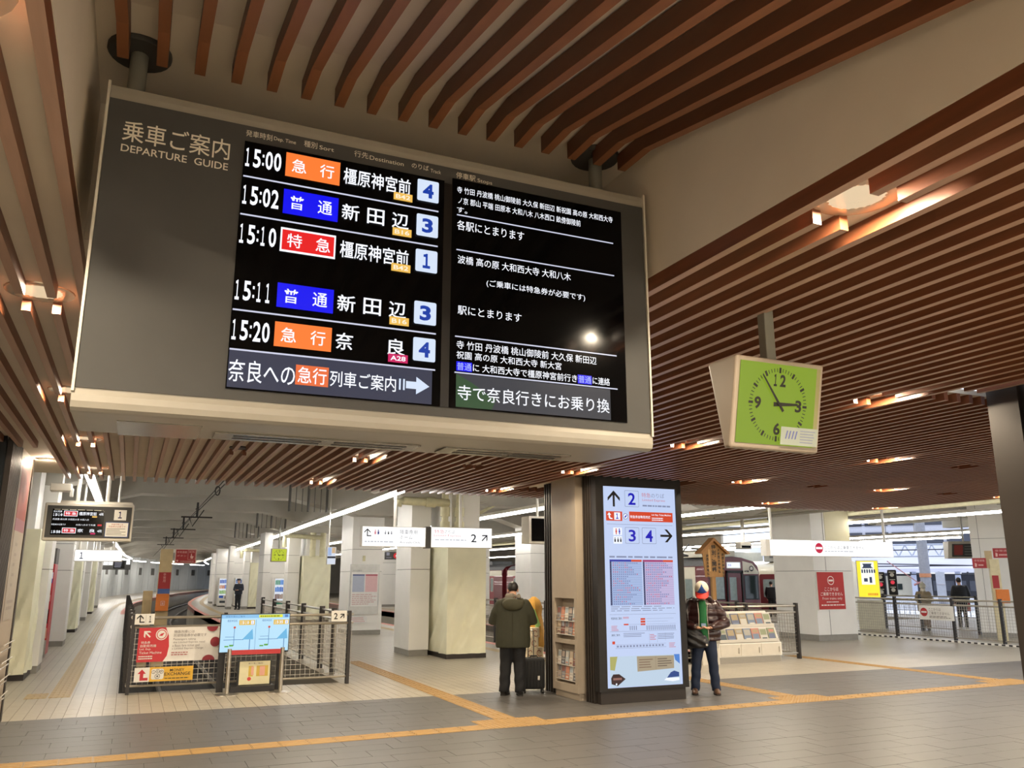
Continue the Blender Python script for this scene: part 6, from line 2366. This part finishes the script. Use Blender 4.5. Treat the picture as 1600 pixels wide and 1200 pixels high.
        sm.thickness = 0.012
    return t, hc, s


# --- man in the olive parka, back to us, looking down at his phone
olive = mat('olive parka', '2b2b1a', 0.75, var=0.1, scale=14)
navy_black = mat('black trousers', '0e0e11', 0.8, var=0.08)
A1 = [((-0.30, -0.05, 1.08), (-0.10, -0.25, 1.13), (0.6, -0.5, 0.25), (0.3, 0.2, 1)),
      ((0.30, -0.05, 1.08), (0.10, -0.25, 1.13), (-0.6, -0.5, 0.25), (-0.3, 0.2, 1))]
t, hc, s = figure('person', 'man in an olive hooded parka and black trousers seen from behind, head bowed', (5.50, 12.22, 0), PI - 0.42, 1.68, 0.42,
                  ((-0.11, 0.03), (0.13, -0.02)), (0.1, -0.35), A1, olive, navy_black, mat('black shoes', '17130f', 0.4), 0.69, 1.22, None, True, 0.014, (0.0, -0.06), None, 1.22)
m = MB()
m.tube([(-0.16, -0.04, 1.36), (-0.14, 0.07, 1.37), (0, 0.14, 1.345), (0.14, 0.07, 1.37), (0.16, -0.04, 1.36)], [(0.04, 0.05), (0.055, 0.075), (0.06, 0.10), (0.055, 0.075), (0.04, 0.05)], 12)
m.ball((0, 0.14, 1.34), 0.17, 0.065, 0.10, 14, 9)
remesh(m, 'hood', mat('olive hood', '383623', 0.75, var=0.1, scale=14), t, 0.014, 4)
m = MB()
m.tube([(-0.10, -0.05, 1.42), (-0.09, 0.04, 1.465), (0, 0.085, 1.47), (0.09, 0.04, 1.465), (0.10, -0.05, 1.42)], [(0.035, 0.045)] * 5, 10)
remesh(m, 'hood_lining', mat('grey lining', '7d7467', 0.8), t, 0.012, 3)
MB().bbox(-0.035, 0.035, -0.335, -0.325, 1.12, 1.27, 0.004).build('phone', black_metal, t, local=True)
MB().box(-0.004, 0.004, 0.168, 0.172, 0.72, 1.22).build('back_seam', mat('olive hood', '383623', 0.75), t, local=True)

# --- man in the puffer jacket and cap, facing us, phone in both hands
puffer = mat('brown puffer', '311817', 0.3, var=0.12, scale=10, spec=0.6)


def quilt(co):
    if 0.74 < co.z < 1.4:
        return 0.014 * abs(math.sin((co.z - 0.74) * PI / 0.105)) - 0.004
    return 0.0


A2 = [((-0.33, -0.02, 1.05), (-0.12, -0.27, 1.0), (0.8, -0.5, -0.1), (0.25, -0.15, 1)),
      ((0.33, -0.02, 1.05), (0.12, -0.27, 1.0), (-0.8, -0.5, -0.1), (-0.25, -0.15, 1))]
denim = mat('dark jeans', '1a2740', 0.75, var=0.18, scale=9)
t, hc, s = figure('person', 'man in a shiny brown puffer jacket, green shirt and red brimmed cap facing us', (8.27, 11.12, 0), -0.62, 1.66, 0.62,
                  ((-0.17, 0.0), (0.15, 0.02)), (-0.05, 0.12), A2, puffer, denim, mat('brown shoes', '5d4230', 0.5, var=0.3, scale=20), 0.80, 1.18, quilt, True, 0.012, (0, -0.09), None, 1.05)
# open front showing the green shirt
m = MB()
m.tube([(0, -0.165, 0.80), (0, -0.172, 0.95), (0, -0.165, 1.15), (0, -0.15, 1.3), (0, -0.12, 1.385)], [(0.062, 0.02), (0.06, 0.02), (0.055, 0.02), (0.055, 0.02), (0.05, 0.03)], 12)
m.build('shirt', mat('green shirt', '1c6e3b', 0.7), t, smooth=True, local=True)
m = MB()
m.tube([(-0.12, -0.07, 1.40), (-0.13, 0.03, 1.42), (0, 0.10, 1.42), (0.13, 0.03, 1.42), (0.12, -0.07, 1.40)], [(0.035, 0.045)] * 5, 10)
remesh(m, 'collar', puffer, t, 0.013, 3)
m = MB()
for sx in (-1, 1):
    m.tube([(sx * 0.07, -0.17, 0.80), (sx * 0.068, -0.178, 1.0), (sx * 0.062, -0.172, 1.2), (sx * 0.075, -0.14, 1.37)], 0.007, 6)
m.build('zip', steel, t, smooth=True, local=True)
M = Matrix.Translation(hc) @ Matrix.Rotation(0.62, 4, 'X')
capw = mat('cap white', 'e2d6c4', 0.7)
capb = mat('cap blue', '1d4a94', 0.7)
capr = mat('cap red', 'd23328', 0.6)
bm = bmesh.new()
bmesh.ops.create_uvsphere(bm, u_segments=64, v_segments=36, radius=1)
bmesh.ops.delete(bm, geom=[v for v in bm.verts if v.co.z < -0.12], context='VERTS')
fm = {}
for f in bm.faces:
    c = f.calc_center_median()
    f.material_index = 1 if (c.y < -0.25 and abs(c.x) < (0.98 - c.z) * 0.75) else 0
for v in bm.verts:
    v.co = M @ Vector((v.co.x * 0.108, 0.006 + v.co.y * 0.122, 0.045 + v.co.z * 0.120))
me = bpy.data.meshes.new('cap')
bm.to_mesh(me)
bm.free()
me.materials.append(capw)
me.materials.append(capb)
me.shade_smooth()
cap = bpy.data.objects.new('cap', me)
COL.objects.link(cap)
cap.parent = t
sd = cap.modifiers.new('thick', 'SOLIDIFY')
sd.thickness = 0.004
m = MB()
out = [(0.102 * math.sin(a), -0.080 - 0.125 * max(0.0, math.cos(a)) ** 0.7, 0.032 - 0.02 * math.cos(a) - 0.02 * abs(math.sin(a))) for a in [-PI / 2 + PI * i / 14 for i in range(15)]]
inn = [(0.102 * math.sin(a), -0.02 - 0.095 * max(0.0, math.cos(a)) ** 0.7, 0.042) for a in [-PI / 2 + PI * i / 14 for i in range(15)]]
k = len(out)
for dz in (0, 0.006):
    m.v += [tuple(M @ Vector((x, y, z + dz))) for x, y, z in out] + [tuple(M @ Vector((x, y, z + dz))) for x, y, z in inn]
for i in range(k - 1):
    for b0, fl in ((0, False), (2 * k, True)):
        f = (b0 + i, b0 + i + 1, b0 + k + i + 1, b0 + k + i)
        m.f.append(f if fl else f[::-1])
        m.m.append(0)
    m.f.append((i, i + 1, 2 * k + i + 1, 2 * k + i))
    m.m.append(0)
m.build('cap_brim', capr, t, smooth=True, local=True)
p = MB()
p.hexa([(-0.035, -0.37, 1.02), (0.035, -0.37, 1.02), (0.035, -0.24, 1.05), (-0.035, -0.24, 1.05), (-0.035, -0.37, 1.03), (0.035, -0.37, 1.03), (0.035, -0.24, 1.06), (-0.035, -0.24, 1.06)])
p.build('phone', emit('phone screen', 'b8c4d0', 0.5), t, local=True)
bagm = mat('black nylon bag', '131214', 0.3, var=0.1)
bg2 = thing('shoulder_bag', 'black shiny nylon bag hanging in front of the man in the cap', 'bag', (8.27, 11.12, 0.75), -0.62)
m = MB()
m.tube([(-0.16, -0.19, -0.06), (-0.165, -0.20, 0.02), (-0.17, -0.21, 0.14), (-0.19, -0.20, 0.30)], [(0.15, 0.05), (0.165, 0.065), (0.15, 0.06), (0.10, 0.03)], 16)
m.tube([(-0.05, -0.2, -0.04), (-0.03, -0.2, 0.05), (-0.04, -0.2, 0.12)], [(0.10, 0.045), (0.11, 0.05), (0.07, 0.04)], 14)
remesh(m, 'bag_body', bagm, bg2, 0.013, 3, lambda co: 0.006 * math.sin(co.z * 55 + co.x * 30))
MB().tube([(-0.22, -0.19, 0.25), (-0.245, -0.15, 0.5), (-0.20, -0.06, 0.67), (-0.12, 0.06, 0.69)], 0.012, 8).build('strap', bagm, bg2, smooth=True, local=True)
MB().box(0.02, 0.05, -0.255, -0.25, -0.02, 0.01).build('tag', white_paint, bg2, local=True)

# --- people far off
A3 = [((-0.25, 0.02, 1.08), (-0.2, -0.06, 0.86), (0.1, -0.1, -1), (1, 0, 0)), ((0.25, 0.02, 1.08), (0.2, -0.06, 0.86), (-0.1, -0.1, -1), (-1, 0, 0))]
A4 = [((-0.25, -0.02, 1.08), (-0.08, -0.22, 1.05), (0.8, -0.3, 0), (0, 0, 1)), ((0.25, -0.02, 1.08), (0.08, -0.22, 1.05), (-0.8, -0.3, 0), (0, 0, 1))]
navy = mat('navy uniform', '1d2433', 0.7)
t, hc, s = figure('person', 'guard in a dark uniform and cap standing on the far middle platform', (5.68, 50, 0), -0.5, 1.66, 0.1, ((-0.09, 0), (0.09, 0)), (0, 0), A4, navy, mat('dark trousers', '1b1c20', 0.8), mat('black shoes', '17130f', 0.4), 0.82, 1.0, None, True, 0.022)
MB().lathe([(0.0, hc[2] + 0.15), (0.11, hc[2] + 0.13), (0.105, hc[2] + 0.06), (0.09, hc[2] + 0.05)], hc[0], hc[1], 16).box(hc[0] - 0.08, hc[0] + 0.08, hc[1] - 0.16, hc[1] - 0.06, hc[2] + 0.045, hc[2] + 0.055).build('cap', navy, t, local=True)
t, hc, s = figure('person', 'woman in a beige coat and white knit hat beyond the right railing', (24.83, 21.0, 0), 2.2, 1.52, 0.15, ((-0.08, 0), (0.1, -0.04)), (0, 0), A4, mat('beige coat', '9a8a70', 0.8, var=0.1), mat('brown skirt', '7d6350', 0.8), mat('grey boots', '6c655c', 0.6), 0.66, 1.05, None, False, 0.022)
m = MB()
m.ball((hc[0], hc[1] + 0.015, hc[2] + 0.055), 0.105, 0.115, 0.115, 18, 12)
m.ball((hc[0], hc[1] + 0.015, hc[2] + 0.175), 0.035, 0.035, 0.03, 10, 7)
m.tube([(hc[0], hc[1] + 0.03, hc[2] - 0.17), (hc[0], hc[1] + 0.03, hc[2] - 0.05)], [0.09, 0.085], 14)
m.build('knit_hat', mat('white knit', 'ddd8c8', 0.9, bump=0.4, scale=60), t, smooth=True, local=True)
blk = mat('black jacket', '15161a', 0.6)
t, hc, s = figure('person', 'person in a black jacket with red bag beyond the right railing', (27.6, 21.75, 0), 2.5, 1.74, 0.1, ((-0.1, 0), (0.1, 0)), (0, 0), A3, blk, mat('dark trousers', '1b1c20', 0.8), mat('black shoes', '17130f', 0.4), 0.80, 1.12, None, True, 0.022)
m = MB()
m.bbox(-0.32, -0.12, -0.2, -0.05, 0.55, 0.85, 0.03)
m.build('red_bag', red_paint, t, local=True)
t, hc, s = figure('person', 'person in black with a backpack standing by the cream train', (26.95, 31.0, 0), 2.4, 1.58, 0.1, ((-0.1, 0), (0.1, 0)), (0, 0), A3, blk, mat('dark trousers', '1b1c20', 0.8), mat('black shoes', '17130f', 0.4), 0.80, 1.05, None, True, 0.022)
m = MB()
m.bbox(-0.17, 0.17, 0.14, 0.34, 0.85, 1.32, 0.05)
m.build('backpack', blk, t, smooth=True, local=True)
figure('person', 'person in a dark grey coat half hidden by the red train front', (26.25, 31.5, 0), 2.4, 1.5, 0.1, ((-0.1, 0), (0.1, 0)), (0, 0), A3, mat('grey coat', '3a3d44', 0.7), mat('dark trousers', '1b1c20', 0.8), mat('black shoes', '17130f', 0.4), 0.80, 1.1, None, True, 0.022)
